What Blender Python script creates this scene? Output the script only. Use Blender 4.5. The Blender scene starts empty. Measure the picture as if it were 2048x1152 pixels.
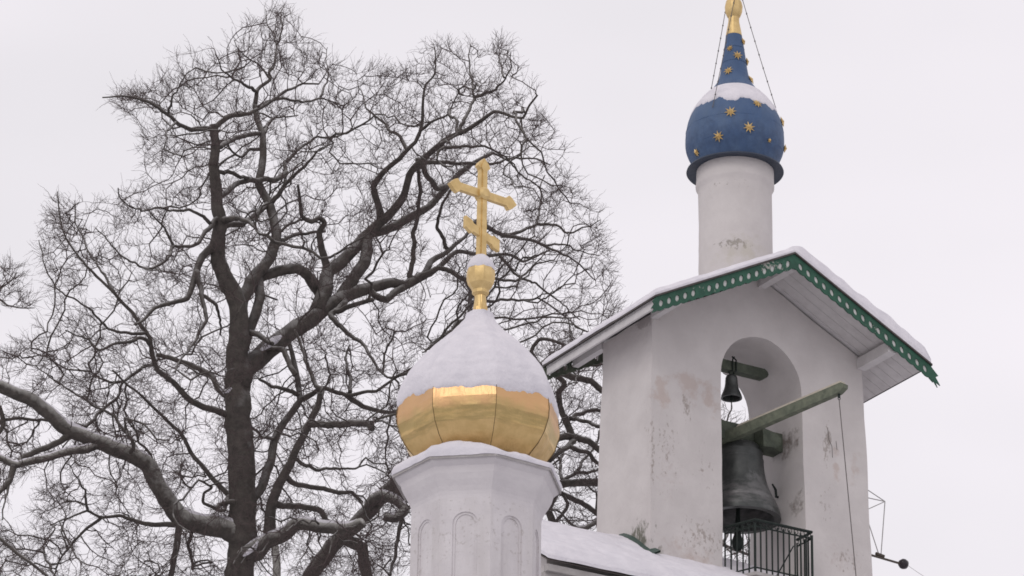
import bpy, math, random
import numpy as np
from mathutils import Vector, Matrix, noise
rnd = random.Random(7); rng = np.random.default_rng(11)
PI = math.pi
S = bpy.context.scene

# ------------------------------------------------------------------ camera
PITCH, ROLL, FPX = 0.40739, 0.014596, 8500.0
CAMZ = 1.6
Rv = np.array([1, 0, 0.]); Fv = np.array([0, math.cos(PITCH), math.sin(PITCH)]); Uv = np.cross(Rv, Fv)
cR = math.cos(ROLL)*Rv+math.sin(ROLL)*Uv; cU = -math.sin(ROLL)*Rv+math.cos(ROLL)*Uv
CAM = np.array([0, 0, CAMZ])
cd = bpy.data.cameras.new('camera'); cam = bpy.data.objects.new('camera', cd); S.collection.objects.link(cam)
m3 = Matrix((cR, cU, -Fv)).transposed()
cam.matrix_world = Matrix.Translation(CAM) @ m3.to_4x4()
cd.sensor_width = 36; cd.lens = FPX/2048*36; cd.clip_end = 3000; cd.clip_start = .1
S.camera = cam
# ------------------------------------------------------------------ world: bright overcast
W_ = bpy.data.worlds.new('World'); S.world = W_; W_.use_nodes = True
nt = W_.node_tree; N = nt.nodes; L = nt.links
bg = N['Background']; bg.inputs['Strength'].default_value = .1
sky = N.new('ShaderNodeTexSky'); sky.sky_type = 'NISHITA'; sky.sun_disc = False
sky.sun_elevation = math.radians(38); sky.sun_rotation = math.radians(-60)
tc = N.new('ShaderNodeTexCoord'); mp = N.new('ShaderNodeMapping'); mp.inputs['Scale'].default_value = (1, 1, 2.2)
nz = N.new('ShaderNodeTexNoise'); nz.inputs['Scale'].default_value = 5.5; nz.inputs['Detail'].default_value = 3; nz.inputs['Roughness'].default_value = .45
cr = N.new('ShaderNodeValToRGB')
cr.color_ramp.elements[0].position = .32; cr.color_ramp.elements[0].color = (.815, .785, .815, 1)
cr.color_ramp.elements[1].position = .68; cr.color_ramp.elements[1].color = (.945, .895, .938, 1)
mul = N.new('ShaderNodeVectorMath'); mul.operation = 'SCALE'; mul.inputs['Scale'].default_value = 10.45
mix = N.new('ShaderNodeMixRGB'); mix.inputs['Fac'].default_value = .93
L.new(tc.outputs['Generated'], mp.inputs['Vector']); L.new(mp.outputs['Vector'], nz.inputs['Vector'])
L.new(nz.outputs['Fac'], cr.inputs['Fac']); L.new(cr.outputs['Color'], mul.inputs[0])
L.new(sky.outputs['Color'], mix.inputs['Color1']); L.new(mul.outputs['Vector'], mix.inputs['Color2'])
L.new(mix.outputs['Color'], bg.inputs['Color'])
# ------------------------------------------------------------------ sun behind the cloud
sd = bpy.data.lights.new('sun', 'SUN'); sd.energy = .55; sd.angle = math.radians(25); sd.color = (1, .97, .92)
so = bpy.data.objects.new('sun', sd); S.collection.objects.link(so)
az = math.radians(-28); el = math.radians(38)
sdir = Vector((math.sin(az)*math.cos(el), -abs(math.cos(az))*math.cos(el), math.sin(el)))
so.rotation_euler = sdir.to_track_quat('Z', 'Y').to_euler()
sky.sun_rotation = math.atan2(sdir.x, sdir.y)
S.view_settings.view_transform = 'Standard'; S.view_settings.look = 'None'
S.cycles.filter_width = 1.7; S.view_settings.exposure = 0; S.view_settings.gamma = 1

# ------------------------------------------------------------------ measuring helpers
def ray(x, y): return Fv+cR*(x-1024)/FPX+cU*(576-y)/FPX
def onY(x, y, Y): d = ray(x, y); return CAM+d*(Y/d[1])
def proj(P):
    q = np.asarray(P)-CAM; d = q@Fv
    return np.array([1024+FPX*(q@cR)/d, 576-FPX*(q@cU)/d])
def onplane(x, y, p0, n):
    d = ray(x, y); n = np.asarray(n); t = ((np.asarray(p0)-CAM)@n)/(d@n); return CAM+d*t

# ------------------------------------------------------------------ object helpers
COL = S.collection
def link_obj(name, me, parent=None):
    o = bpy.data.objects.new(name, me); COL.objects.link(o)
    if parent: o.parent = parent
    return o
def root(name, label, cat, loc, rz=0, group=None):
    o = bpy.data.objects.new(name, None); COL.objects.link(o); o.location = Vector(loc); o.rotation_euler = (0, 0, rz)
    o.empty_display_size = .2; o['label'] = label; o['category'] = cat
    if group: o['group'] = group
    return o
class MB:
    def __init__(s): s.v = []; s.f = []
    def add(s, vs, fs):
        b = len(s.v); s.v += [tuple(map(float, p)) for p in vs]; s.f += [tuple(b+i for i in f) for f in fs]
    def box(s, lo, hi, M=None):
        x0, y0, z0 = lo; x1, y1, z1 = hi
        vs = [(x0,y0,z0),(x1,y0,z0),(x1,y1,z0),(x0,y1,z0),(x0,y0,z1),(x1,y0,z1),(x1,y1,z1),(x0,y1,z1)]
        if M is not None: vs = [M @ Vector(p) for p in vs]
        s.add(vs, [(0,3,2,1),(4,5,6,7),(0,1,5,4),(1,2,6,5),(2,3,7,6),(3,0,4,7)])
    def grid(s, P, close_u=False, close_v=False, flip=False):
        nu, nv = len(P), len(P[0]); vs = [p for r in P for p in r]; fs = []
        for i in range(nu-(0 if close_u else 1)):
            for j in range(nv-(0 if close_v else 1)):
                q = (i*nv+j, i*nv+(j+1) % nv, ((i+1) % nu)*nv+(j+1) % nv, ((i+1) % nu)*nv+j)
                fs.append(q[::-1] if flip else q)
        s.add(vs, fs)
    def lathe(s, prof, n=32, c=(0, 0), ph=0, caps=True):
        P = []
        for r, z in prof:
            P.append([(c[0]+r*math.sin(ph+2*PI*k/n), c[1]-r*math.cos(ph+2*PI*k/n), z) for k in range(n)])
        b = len(s.v); s.grid(P, close_v=True, flip=True)
        if caps:
            s.f.append(tuple(b+k for k in range(n))[::1]); s.f.append(tuple(b+(len(prof)-1)*n+k for k in range(n))[::-1])
    def prism(s, poly, y0, y1, M=None):       # polygon in (x,z), extruded along y
        n = len(poly); vs = [(x, y0, z) for x, z in poly]+[(x, y1, z) for x, z in poly]
        if M is not None: vs = [M @ Vector(p) for p in vs]
        s.add(vs, [tuple(range(n)), tuple(range(2*n-1, n-1, -1))]+[(i, n+i, n+(i+1) % n, (i+1) % n) for i in range(n)])
    def tube(s, pts, rad, n=8, cap=True, jit=0):
        pts = [Vector(p) for p in pts]; 
        if not hasattr(rad, '__len__'): rad = [rad]*len(pts)
        t0 = (pts[1]-pts[0]).normalized(); up = Vector((0, 0, 1)) if abs(t0.z) < .9 else Vector((1, 0, 0))
        a = t0.cross(up).normalized(); P = []
        for i, p in enumerate(pts):
            t = (pts[min(i+1, len(pts)-1)]-pts[max(i-1, 0)]).normalized()
            a = (a-t*a.dot(t)).normalized(); b = t.cross(a)
            ring = []
            for k in range(n):
                d = a*math.cos(2*PI*k/n)+b*math.sin(2*PI*k/n); r = rad[i]
                if jit: r *= 1+jit*(noise.noise((p+d*rad[i])*(1.2/max(rad[i], .05))))+jit*.5*noise.noise((p+d*rad[i])*6)
                ring.append(p+d*r)
            P.append(ring)
        b0 = len(s.v); s.grid(P, close_v=True)
        if cap:
            s.f.append(tuple(b0+k for k in range(n))[::-1]); s.f.append(tuple(b0+(len(P)-1)*n+k for k in range(n)))
    def build(s, name, mat, parent=None, smooth=None, local=True):
        me = bpy.data.meshes.new(name); me.from_pydata(s.v, [], s.f); me.validate()
        me.materials.append(mat)
        if smooth is not None:
            me.polygons.foreach_set('use_smooth', [True]*len(me.polygons))
            if smooth < 170: me.set_sharp_from_angle(angle=math.radians(smooth))
        me.update()
        return link_obj(name, me, parent)
def wob(p, amp=.012, f=1.3, s=0):
    p = Vector(p); n = noise.noise_vector(p*f+Vector((s, s*2, 5)))*amp+noise.noise_vector(p*f*5+Vector((s, 3, 9)))*amp*.3
    return p+n

# ------------------------------------------------------------------ materials
def mat(name, col, rough=.8, metal=0, var=None, vscale=4, bump=0, bscale=20, detail=6, spec=.3):
    m = bpy.data.materials.new(name); m.use_nodes = True; nt = m.node_tree; n = nt.nodes; l = nt.links
    b = n['Principled BSDF']; b.inputs['Roughness'].default_value = rough; b.inputs['Metallic'].default_value = metal
    b.inputs['Specular IOR Level'].default_value = spec
    b.inputs['Base Color'].default_value = (*col, 1)
    tc = n.new('ShaderNodeTexCoord'); m['tc'] = 1
    last = None
    if var:
        nz = n.new('ShaderNodeTexNoise'); nz.inputs['Scale'].default_value = vscale; nz.inputs['Detail'].default_value = detail; nz.inputs['Roughness'].default_value = .6
        r = n.new('ShaderNodeValToRGB'); r.color_ramp.elements[0].position = .35; r.color_ramp.elements[1].position = .65
        r.color_ramp.elements[0].color = (*var, 1); r.color_ramp.elements[1].color = (*col, 1)
        l.new(tc.outputs['Object'], nz.inputs['Vector']); l.new(nz.outputs['Fac'], r.inputs['Fac']); l.new(r.outputs['Color'], b.inputs['Base Color'])
        last = r.outputs['Color']
    if bump:
        nb = n.new('ShaderNodeTexNoise'); nb.inputs['Scale'].default_value = bscale; nb.inputs['Detail'].default_value = 5
        bp = n.new('ShaderNodeBump'); bp.inputs['Strength'].default_value = bump; bp.inputs['Distance'].default_value = .02
        l.new(tc.outputs['Object'], nb.inputs['Vector']); l.new(nb.outputs['Fac'], bp.inputs['Height']); l.new(bp.outputs['Normal'], b.inputs['Normal'])
    return m
def math_node(n, l, op, a, b=None, clamp=False):
    m = n.new('ShaderNodeMath'); m.operation = op; m.use_clamp = clamp
    for i, q in enumerate((a, b)):
        if q is None: continue
        if hasattr(q, 'is_linked'): l.new(q, m.inputs[i])
        else: m.inputs[i].default_value = q
    return m.outputs[0]
def overlay(m, col, spots, nscale=9, thr=.5, soft=.06, amt=1., stretch=(1, 1, 1)):
    """patches of another colour: noise cut off inside soft ellipses, in object coordinates. spots = (x, y, z, rx, ry, rz, gain)"""
    nt = m.node_tree; n = nt.nodes; l = nt.links; b = n['Principled BSDF']
    tc = [q for q in n if q.type == 'TEX_COORD'][0]
    src = b.inputs['Base Color'].links[0].from_socket
    total = None
    for (x, y, z, rx, ry, rz, g) in spots:
        mp = n.new('ShaderNodeMapping'); mp.vector_type = 'POINT'
        mp.inputs['Location'].default_value = (-x/rx, -y/ry, -z/rz); mp.inputs['Scale'].default_value = (1/rx, 1/ry, 1/rz)
        l.new(tc.outputs['Object'], mp.inputs['Vector'])
        ln = n.new('ShaderNodeVectorMath'); ln.operation = 'LENGTH'; l.new(mp.outputs['Vector'], ln.inputs[0])
        q = math_node(n, l, 'SUBTRACT', 1., ln.outputs['Value'], True); q = math_node(n, l, 'MULTIPLY', q, g)
        total = q if total is None else math_node(n, l, 'MAXIMUM', total, q)
    nz = n.new('ShaderNodeTexNoise'); nz.inputs['Scale'].default_value = nscale; nz.inputs['Detail'].default_value = 7; nz.inputs['Roughness'].default_value = .65
    mp = n.new('ShaderNodeMapping'); mp.inputs['Scale'].default_value = stretch
    l.new(tc.outputs['Object'], mp.inputs['Vector']); l.new(mp.outputs['Vector'], nz.inputs['Vector'])
    s = math_node(n, l, 'ADD', nz.outputs['Fac'], math_node(n, l, 'MULTIPLY', total, .35)) if total is not None else nz.outputs['Fac']
    if total is not None: 
        s = math_node(n, l, 'SUBTRACT', s, thr)
    else: s = math_node(n, l, 'SUBTRACT', s, thr)
    s = math_node(n, l, 'DIVIDE', s, soft, True)
    if total is not None: s = math_node(n, l, 'MULTIPLY', s, math_node(n, l, 'MULTIPLY', total, 4., True))
    s = math_node(n, l, 'MULTIPLY', s, amt, True)
    mx = n.new('ShaderNodeMixRGB'); l.new(s, mx.inputs['Fac']); l.new(src, mx.inputs['Color1']); mx.inputs['Color2'].default_value = (*col, 1)
    l.new(mx.outputs['Color'], b.inputs['Base Color'])
M = {}
M['plaster'] = mat('whitewashed_plaster', (.60, .567, .552), .9, var=(.54, .508, .495), vscale=1.9, bump=.6, bscale=8, spec=.1)
M['turret_plaster'] = mat('turret_plaster', (.66, .63, .635), .9, var=(.60, .57, .58), vscale=2.6, bump=.4, bscale=11, spec=.1)
M['snow'] = mat('snow', (.73, .705, .74), .85, var=(.65, .63, .67), vscale=5, bump=.6, bscale=22, spec=.15)
M['gold'] = mat('gold_sheet', (.74, .53, .25), .40, 1, var=(.60, .42, .18), vscale=5, bump=.12, bscale=22)
M['gold_paint'] = mat('gold_paint', (.74, .55, .26), .45, .6, var=(.60, .43, .19), vscale=9, bump=.1, bscale=30)
M['blue'] = mat('blue_sheet', (.055, .105, .21), .6, 0, var=(.048, .09, .18), vscale=6, bump=.25, bscale=8, spec=.4)
M['blue_dark'] = mat('dark_blue_sheet', (.028, .038, .06), .5, 0, var=(.04, .05, .07), vscale=7, bump=.2, bscale=10)
M['green'] = mat('green_paint', (.032, .105, .068), .6, 0, var=(.024, .075, .05), vscale=9, bump=.3, bscale=25)
M['green_old'] = mat('weathered_green_timber', (.10, .115, .085), .75, 0, var=(.058, .068, .052), vscale=7, bump=.5, bscale=25)
M['board'] = mat('white_boards', (.60, .58, .575), .85, 0, var=(.52, .50, .495), vscale=5, bump=.3, bscale=15)
M['greyboard'] = mat('grey_boards', (.42, .40, .39), .85, 0, var=(.33, .31, .30), vscale=6, bump=.4, bscale=15)
M['metal_edge'] = mat('dark_roof_metal', (.06, .05, .048), .6, .3, var=(.09, .08, .075), vscale=8)
M['iron'] = mat('black_iron', (.012, .018, .016), .6, .2, var=(.02, .028, .024), vscale=15)
M['bronze'] = mat('bell_bronze', (.055, .060, .058), .42, .45, var=(.085, .089, .086), vscale=5, bump=.25, bscale=14)
M['steel'] = mat('galvanised_steel', (.42, .41, .40), .5, .3, var=(.34, .33, .32), vscale=20)
M['rope'] = mat('grey_rope', (.12, .11, .105), .9)
M['bark'] = mat('oak_bark', (.115, .102, .092), .95, 0, var=(.068, .061, .056), vscale=7, bump=1., bscale=26, detail=8, spec=.1)
M['twig'] = mat('twig_bark', (.10, .079, .076), .9, 0, spec=.1)
M['ground'] = mat('snowy_ground', (.62, .62, .65), .9, 0, var=(.50, .50, .52), vscale=.3, bump=.4, bscale=2)

def light_tops(m, col, lo, hi, amt, ns):      # frost and lichen that has settled on upward faces of the bark
    nt = m.node_tree; n = nt.nodes; l = nt.links; b = n['Principled BSDF']; src = b.inputs['Base Color'].links[0].from_socket
    g = n.new('ShaderNodeNewGeometry'); sp = n.new('ShaderNodeSeparateXYZ'); l.new(g.outputs['Normal'], sp.inputs[0])
    tc = [q for q in n if q.type == 'TEX_COORD'][0]; nz = n.new('ShaderNodeTexNoise'); nz.inputs['Scale'].default_value = ns; l.new(tc.outputs['Object'], nz.inputs['Vector'])
    s = math_node(n, l, 'ADD', sp.outputs['Z'], math_node(n, l, 'MULTIPLY', math_node(n, l, 'SUBTRACT', nz.outputs['Fac'], .5), 1.2))
    s = math_node(n, l, 'DIVIDE', math_node(n, l, 'SUBTRACT', s, lo), hi-lo, True); s = math_node(n, l, 'MULTIPLY', s, amt)
    mx = n.new('ShaderNodeMixRGB'); l.new(s, mx.inputs['Fac']); l.new(src, mx.inputs['Color1']); mx.inputs['Color2'].default_value = (*col, 1)
    l.new(mx.outputs['Color'], b.inputs['Base Color'])
M['frosted'] = M['bark'].copy(); M['frosted'].name = 'frosted_oak_bark'
light_tops(M['bark'], (.42, .41, .40), .15, .95, .8, 3)
light_tops(M['frosted'], (.50, .49, .46), -.35, .75, .9, 9)

# ------------------------------------------------------------------ ground: snowy hillside
mb = MB(); xs = [-1500, -400, -120]+list(range(-60, 61, 6))+[120, 400, 1500]; ys = [-600, -100, -20, 0, 6]+list(range(10, 100, 5))+[140, 250, 600, 2000]
def gh(x, y):
    t = min(max((y-9)/36, 0), 1); t = t*t*(3-2*t)
    return 13.6*t+.25*noise.noise(Vector((x*.05, y*.05, 0)))
mb.grid([[(x, y, gh(x, y)) for y in ys] for x in xs], flip=True)
o = mb.build('ground', M['ground'], smooth=180); o['kind'] = 'structure'
BASE = 13.4

# ================================================================== BELL TOWER
ANG = .52529128; A = np.array([2.07041782, 56., 24.1105840+CAMZ]); RW, RD, RH = 4.767, 3.081, 1.2215
u_ = np.array([math.cos(ANG), math.sin(ANG), 0]); v_ = np.array([-math.sin(ANG), math.cos(ANG), 0])
TB = np.array([A[0], A[1], BASE])
def loc(P): q = np.asarray(P)-TB; return (q@u_, q@v_, q[2])
def pv(x, y, v): return loc(onplane(x, y, A+v*v_, v_))          # a point on the plane v = const, in tower coordinates
def pu(x, y, u): return loc(onplane(x, y, A+u*u_, u_))
def tw(u, v, z): return TB+u*u_+v*v_+np.array([0, 0, z])
tower = root('bell_tower', 'white walled gabled belfry with one arched bell opening under a blue starred onion dome', 'bell tower', TB, ANG)
zA = A[2]-BASE; slope = RH/(RW/2)
def roofz(u): return zA+slope*min(u, RW-u)
UC = RW/2; VC = RD/2
WU0, WU1, WV0, WV1 = .47, 4.17, .85, 2.22
AL = pv(1442, 800, WV0); AR = pv(1602, 850, WV0); AT = pv(1523, 676, WV0)
aU0, aU1, aTop = AL[0], AR[0], AT[2]; aR = (aU1-aU0)/2; aC = (aU0+aU1)/2; aSp = aTop-aR*1.0
FL = pv(1508, 1143, WV0-.52)[2]-.03
print('arch', aU0, aU1, aTop, 'floor', FL, 'zA', zA)
# wall with arch
def wall_pt(u, z, v):
    t = (zA-z)                       # batter: the wall widens downwards
    b = .022*max(t, 0)
    s = (u-UC)/1.85
    return (u+b*max(-1, min(1, s)), v+(b*.8 if v > VC else -b*.8), z)
inner = []; nS = 14; nA = 22
for i in range(nS): inner.append((aU0-.07*(1-i/nS)**2*0, FL+(aSp-FL)*i/nS))
for i in range(nA+1):
    a = PI-PI*i/nA; inner.append((aC+aR*math.cos(a), aSp+aR*math.sin(a)))
for i in range(1, nS+1): inner.append((aU1, aSp+(FL-aSp)*i/nS))
outer = []
for (x, z) in inner:
    pass
n = len(inner)
for i, (x, z) in enumerate(inner):
    if i <= nS+3: f = i/(nS+3); outer.append((WU0, FL+(roofz(WU0)-.13-FL)*f))
    elif i >= n-1-(nS+3): f = (n-1-i)/(nS+3); outer.append((WU1, FL+(roofz(WU1)-.13-FL)*f))
    else:
        f = (i-nS-3)/(n-1-2*(nS+3)); x = WU0+(WU1-WU0)*f; outer.append((x, roofz(x)-.13))
K = 10; mb = MB()
def face(v, flip):
    P = [[wob(wall_pt(o[0]+(i_[0]-o[0])*k/K, o[1]+(i_[1]-o[1])*k/K, v), .016) for k in range(K+1)] for o, i_ in zip(outer, inner)]
    mb.grid(P, flip=flip)
face(WV0, True); face(WV1, False)
MV = 8
mb.grid([[wob(wall_pt(p[0], p[1], WV0+(WV1-WV0)*k/MV), .016) for k in range(MV+1)] for p in inner], flip=False)
mb.grid([[wob(wall_pt(p[0], p[1], WV0+(WV1-WV0)*k/MV), .016) for k in range(MV+1)] for p in outer], flip=True)
# lower block
zl = [0, 2, 4, 5]+list(np.linspace(5.5, FL, 6))
def ring(z):
    r = []
    for i in range(14): r.append((WU0+(WU1-WU0)*i/14, z, WV0))
    for i in range(8): r.append((WU1, z, WV0+(WV1-WV0)*i/8))
    for i in range(14): r.append((WU1-(WU1-WU0)*i/14, z, WV1))
    for i in range(8): r.append((WU0, z, WV1-(WV1-WV0)*i/8))
    return [wob(wall_pt(a, b, c), .016) for a, b, c in r]
mb.grid([ring(z) for z in zl], close_v=True, flip=True)
b0 = len(mb.v); mb.add([wall_pt(WU0, FL, WV0), wall_pt(WU1, FL, WV0), wall_pt(WU1, FL, WV1), wall_pt(WU0, FL, WV1)], [(0, 1, 2, 3)])
wm = M['plaster']
def sp(x, y, ru, rz, g=1, v=WV0, rv=.3):
    p = pv(x, y, v); return (p[0], p[1], p[2], ru, rv, rz, g)
zb_ = pv(1575, 878, 1.3)[2]
# pinkish wear, ochre stains, dark pits and mildew where the photograph has them
pl = wm.copy(); pl.name = 'belfry_plaster'
overlay(pl, (.44, .345, .30), [sp(1320, 780, .22, .5), sp(1380, 775, .38, .45), sp(1415, 800, .3, .4), sp(1390, 1110, .7, .5, .6), sp(1300+370, 930, .15, .6, .7), sp(1710, 940, .2, .4, .5)], 5, .62, .16, .5)
overlay(pl, (.46, .40, .38), [sp(1350, 1110, .8, .4, .9), sp(1330, 950, .5, .9, .6), sp(1680, 1120, .6, .4, .8)], 11, .66, .16, .4)
overlay(pl, (.25, .21, .18), [sp(1330, 900, .4, 1.1, .6), sp(1303, 900, .06, 1.4, .85), sp(1400, 1080, .7, .5, .8), sp(1655, 880, .09, .4, 1.2), sp(1372, 815, .16, .4, .9), sp(1650, 890, .1, .55, .9), sp(1690, 1120, .5, .4, .7), sp(1405, 930, .4, .7, .5), sp(1650, 1010, .3, .9, .5)], 22, .70, .10, .62, (1, 1, .55))
overlay(pl, (.13, .13, .10), [(WU0-.03, WV0+.25, pu(1285, 1085, WU0)[2], .25, .45, .42, 1.3), sp(1310, 1120, .3, .3, .9)], 16, .66, .15, .9, (1, 1, .45))
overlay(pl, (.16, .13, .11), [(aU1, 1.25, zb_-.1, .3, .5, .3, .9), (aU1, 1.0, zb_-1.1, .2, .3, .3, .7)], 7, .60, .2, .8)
overlay(pl, (.36, .33, .32), [(WU0, WV0+.2, pu(1240, 660, WU0)[2], .2, .5, .35, 1.1)], 7, .62, .1, .9)
wall = mb.build('wall', pl, tower, smooth=40)

# vertical cracks: thin dark grooves in the plaster
for pts in ([(1655, 855), (1658, 880), (1664, 893), (1665, 915)], [(1672, 882), (1674, 900)]):
    c = MB(); c.tube([Vector(pv(x, y, WV0-.058)) for x, y in pts], .0045, 5); c.build('crack', M['rope'], tower)

# roof: plank decking, sheet metal, snow
def roof_side(side, name):
    d = MB(); npl = 16; w = (RD)/npl
    def P(u, v, dz): 
        uu = u if side < 0 else RW-u
        return (uu, v, zA+slope*u+dz)
    for k in range(npl):
        v0, v1 = k*w+.004, (k+1)*w-.004
        vs = [P(0, v0, -.09), P(UC-.003, v0, -.09), P(UC-.003, v1, -.09), P(0, v1, -.09), P(0, v0, -.055), P(UC-.003, v0, -.055), P(UC-.003, v1, -.055), P(0, v1, -.055)]
        fs = [(0,3,2,1),(4,5,6,7),(0,1,5,4),(1,2,6,5),(2,3,7,6),(3,0,4,7)]
        if side > 0: fs = [f[::-1] for f in fs]
        d.add(vs, fs)
    b = d.build('soffit_boards', M['board'], tower)
    d = MB(); vs = [P(-.05, -.05, -.05), P(UC, -.05, -.05), P(UC, RD+.05, -.05), P(-.05, RD+.05, -.05)]; vs += [(x, y, z+.028) for x, y, z in vs]
    fs = [(0,3,2,1),(4,5,6,7),(0,1,5,4),(1,2,6,5),(2,3,7,6),(3,0,4,7)]
    if side > 0: fs = [f[::-1] for f in fs]
    d.add(vs, fs); d.build('roof_sheet', M['metal_edge'], tower)
    if side > 0: return
    d = MB(); 
    x0, x1 = (0.0, .035) if side < 0 else (RW-.035, RW)
    d.box((x0, .02, zA-.20), (x1, RD-.02, zA-.095)); d.build('fascia', M['board'], tower)
roof_side(-1, 'left'); roof_side(1, 'right')
# roof snow: one mantle over both slopes
def snow_mantle(heightfun, u0, u1, v0, v1, nu, nv, th, seed=0, edge=.12, amp=.3, thk=None):
    top = []; bot = []
    for i in range(nu+1):
        r = []; rb = []
        for j in range(nv+1):
            u = u0+(u1-u0)*i/nu; v = v0+(v1-v0)*j/nv
            e = min(u-u0, u1-u, v-v0, v1-v)/edge; e = min(max(e, 0), 1); e = math.sqrt(max(0, 1-(1-e)**2))
            ou = .02*noise.noise(Vector((u*3, v*3, seed)))+.03*noise.noise(Vector((u*.9, v*.9, seed+4)))
            t = th*(1+amp*noise.noise(Vector((u*1.1, v*1.1, seed+2)))+.18*noise.noise(Vector((u*5, v*5, seed))))
            z = heightfun(u, v); t *= (thk(u) if thk else 1)
            r.append((u+(ou if i in (0, nu) else 0), v+(ou if j in (0, nv) else 0), z+.015+t*(.25+.75*e))); rb.append((r[-1][0], r[-1][1], z+.001))
        top.append(r); bot.append(rb)
    m = MB(); m.grid(top, flip=True); m.grid(bot)
    m.grid([[bot[0][j], top[0][j]] for j in range(nv+1)], flip=False); m.grid([[bot[-1][j], top[-1][j]] for j in range(nv+1)], flip=True)
    m.grid([[bot[i][0], top[i][0]] for i in range(nu+1)], flip=True); m.grid([[bot[i][-1], top[i][-1]] for i in range(nu+1)], flip=False)
    return m
def rz_smooth(u, v=0):
    d = abs(u-UC); return zA+RH-slope*(math.sqrt(d*d+.02**2))-.02
m = snow_mantle(rz_smooth, -.04, RW+.04, -.03, RD+.04, 80, 46, .12, 3, .08, .14, lambda u: .75+1.25*min(1, max(0, (u-UC+.05)/.25)))
m.build('snow', M['snow'], tower, smooth=60)
# purlins poking out below the soffit
def purlin(u, dz, w=.15, h=.17, v0=.03, v1=RD-.03):
    zt = roofz(u)-.095-slope*w/2
    for a, b in ((v0, WV0-.0), (WV1, v1)):
        d = MB()
        P = [[wob((u-w/2, v, zt-h), .004, 4), wob((u+w/2, v, zt-h), .004, 4), wob((u+w/2, v, zt), .004, 4), wob((u-w/2, v, zt), .004, 4)] for v in np.linspace(a, b, 6)]
        b0 = len(d.v); d.grid(P, close_v=True); d.f.append((b0+3, b0+2, b0+1, b0)); b1 = b0+20; d.f.append((b1, b1+1, b1+2, b1+3))
        d.build('purlin', M['board'], tower)
purlin(UC, 0, .13, .15)
purlin(WU1-.02, 0)
purlin(WU0+.02, 0, .10, .11)

# fretted bargeboards with a row of oval holes
def barge(v0, th, left=True):
    d = MB(); W = .255; du = UC/17.3; nh = 17
    def Z(u): return zA+slope*u-.02
    def pt(u, dz, v): 
        return ((u if left else RW-u), v, Z(u)+dz)
    fr = []
    u_start = 0.0 if left else 0.0
    for k in range(nh+1):
        ua = k*du; ub = min((k+1)*du, UC)
        full = k < nh
        nn = 4
        def low(u): 
            ph = (u/du) % 1; return -W-.022*abs(math.sin(PI*ph))+.008
        out = []; 
        for i in range(nn): t = i/nn; out.append((ua, (0)*(1-t)+low(ua)*t))
        for i in range(nn): t = i/nn; uu = ua+(ub-ua)*t; out.append((uu, low(uu)))
        for i in range(nn): t = i/nn; out.append((ub, low(ub)*(1-t)))
        for i in range(nn): t = i/nn; out.append((ub+(ua-ub)*t, 0))
        uc = (ua+ub)/2
        if full and not (left and k in (5,)):
            hole = []
            for (x, z) in out:
                a = math.atan2((z+.12)/.12, (x-uc)/(du/2)); hole.append((uc+.036*math.cos(a), -.155+.050*math.sin(a)))
            for v, fl in ((v0, left), (v0+th, not left)):
                P = [[pt(x, z, v) for x, z in out], [pt(x, z, v) for x, z in hole]]; d.grid(P, close_v=True, flip=not fl)
            d.grid([[pt(x, z, v0) for x, z in hole], [pt(x, z, v0+th) for x, z in hole]], close_v=True, flip=not left)
        else:
            for v, fl in ((v0, left), (v0+th, not left)):
                vs = [pt(x, z, v) for x, z in out]; d.add(vs, [tuple(range(16)) if fl else tuple(range(15, -1, -1))])
        bot = [(ua+(ub-ua)*i/nn, low(ua+(ub-ua)*i/nn)) for i in range(nn+1)]
        d.grid([[pt(x, z, v0), pt(x, z, v0+th)] for x, z in bot], flip=left)
        d.grid([[pt(x, 0, v0), pt(x, 0, v0+th)] for x in (ua, ub)], flip=not left)
    # jagged carved end
    q = [(0, 0), (0, -W+.0), (-.05, -.265), (-.03, -.235), (-.085, -.27), (-.05, -.2), (-.10, -.19), (-.05, -.13), (-.075, -.08), (-.02, -.03)]
    if not left: q = [(0, 0), (0, -W), (-.07, -.275), (-.06, -.235), (-.15, -.30), (-.115, -.235), (-.20, -.235), (-.12, -.155), (-.17, -.10), (-.06, -.05)]
    if v0 > 1: q = q[:3]+[(-.04, -.1)]
    vs = [pt(x, z, v0) for x, z in q]+[pt(x, z, v0+th) for x, z in q]; k = len(q)
    fs = [tuple(range(k)), tuple(range(2*k-1, k-1, -1))]+[(i, k+i, k+(i+1) % k, (i+1) % k) for i in range(k)]
    d.add(vs, fs)
    return d
gm = M['green'].copy(); gm.name = 'fretboard_green'
overlay(gm, (.42, .40, .37), [(UC*.8, 0, zA+.9, .7, .3, .2, .7), (.5, 0, zA+.28, .9, .3, .12, .55), (3.8, 0, zA+.3, .5, .3, .2, .4)], 26, .70, .06, .8)
white = mat('white_paint', (.62, .62, .60), .7, 0, var=(.50, .50, .48), vscale=9)
for lf in (True, False):       # pale board nailed behind the fretwork
    c = MB(); ft = lambda u, dz_, v: ((u if lf else RW-u), v, zA+slope*u-.02+dz_)
    vs = [ft(a, z, v) for v in (-.0045, .012) for a, z in ((.03, -.225), (UC-.002, -.225), (UC-.002, -.03), (.03, -.03))]
    c.add(vs, [(0,1,2,3),(7,6,5,4),(0,4,5,1),(1,5,6,2),(2,6,7,3),(3,7,4,0)]); c.build('backing_board', white, tower)
barge(-.023, .018, True).build('bargeboard', gm, tower)
barge(-.023, .018, False).build('bargeboard', gm, tower)
barge(RD+.002, .03, True).build('bargeboard', M['green_old'], tower)
barge(RD+.002, .03, False).build('bargeboard', M['green_old'], tower)

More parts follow.
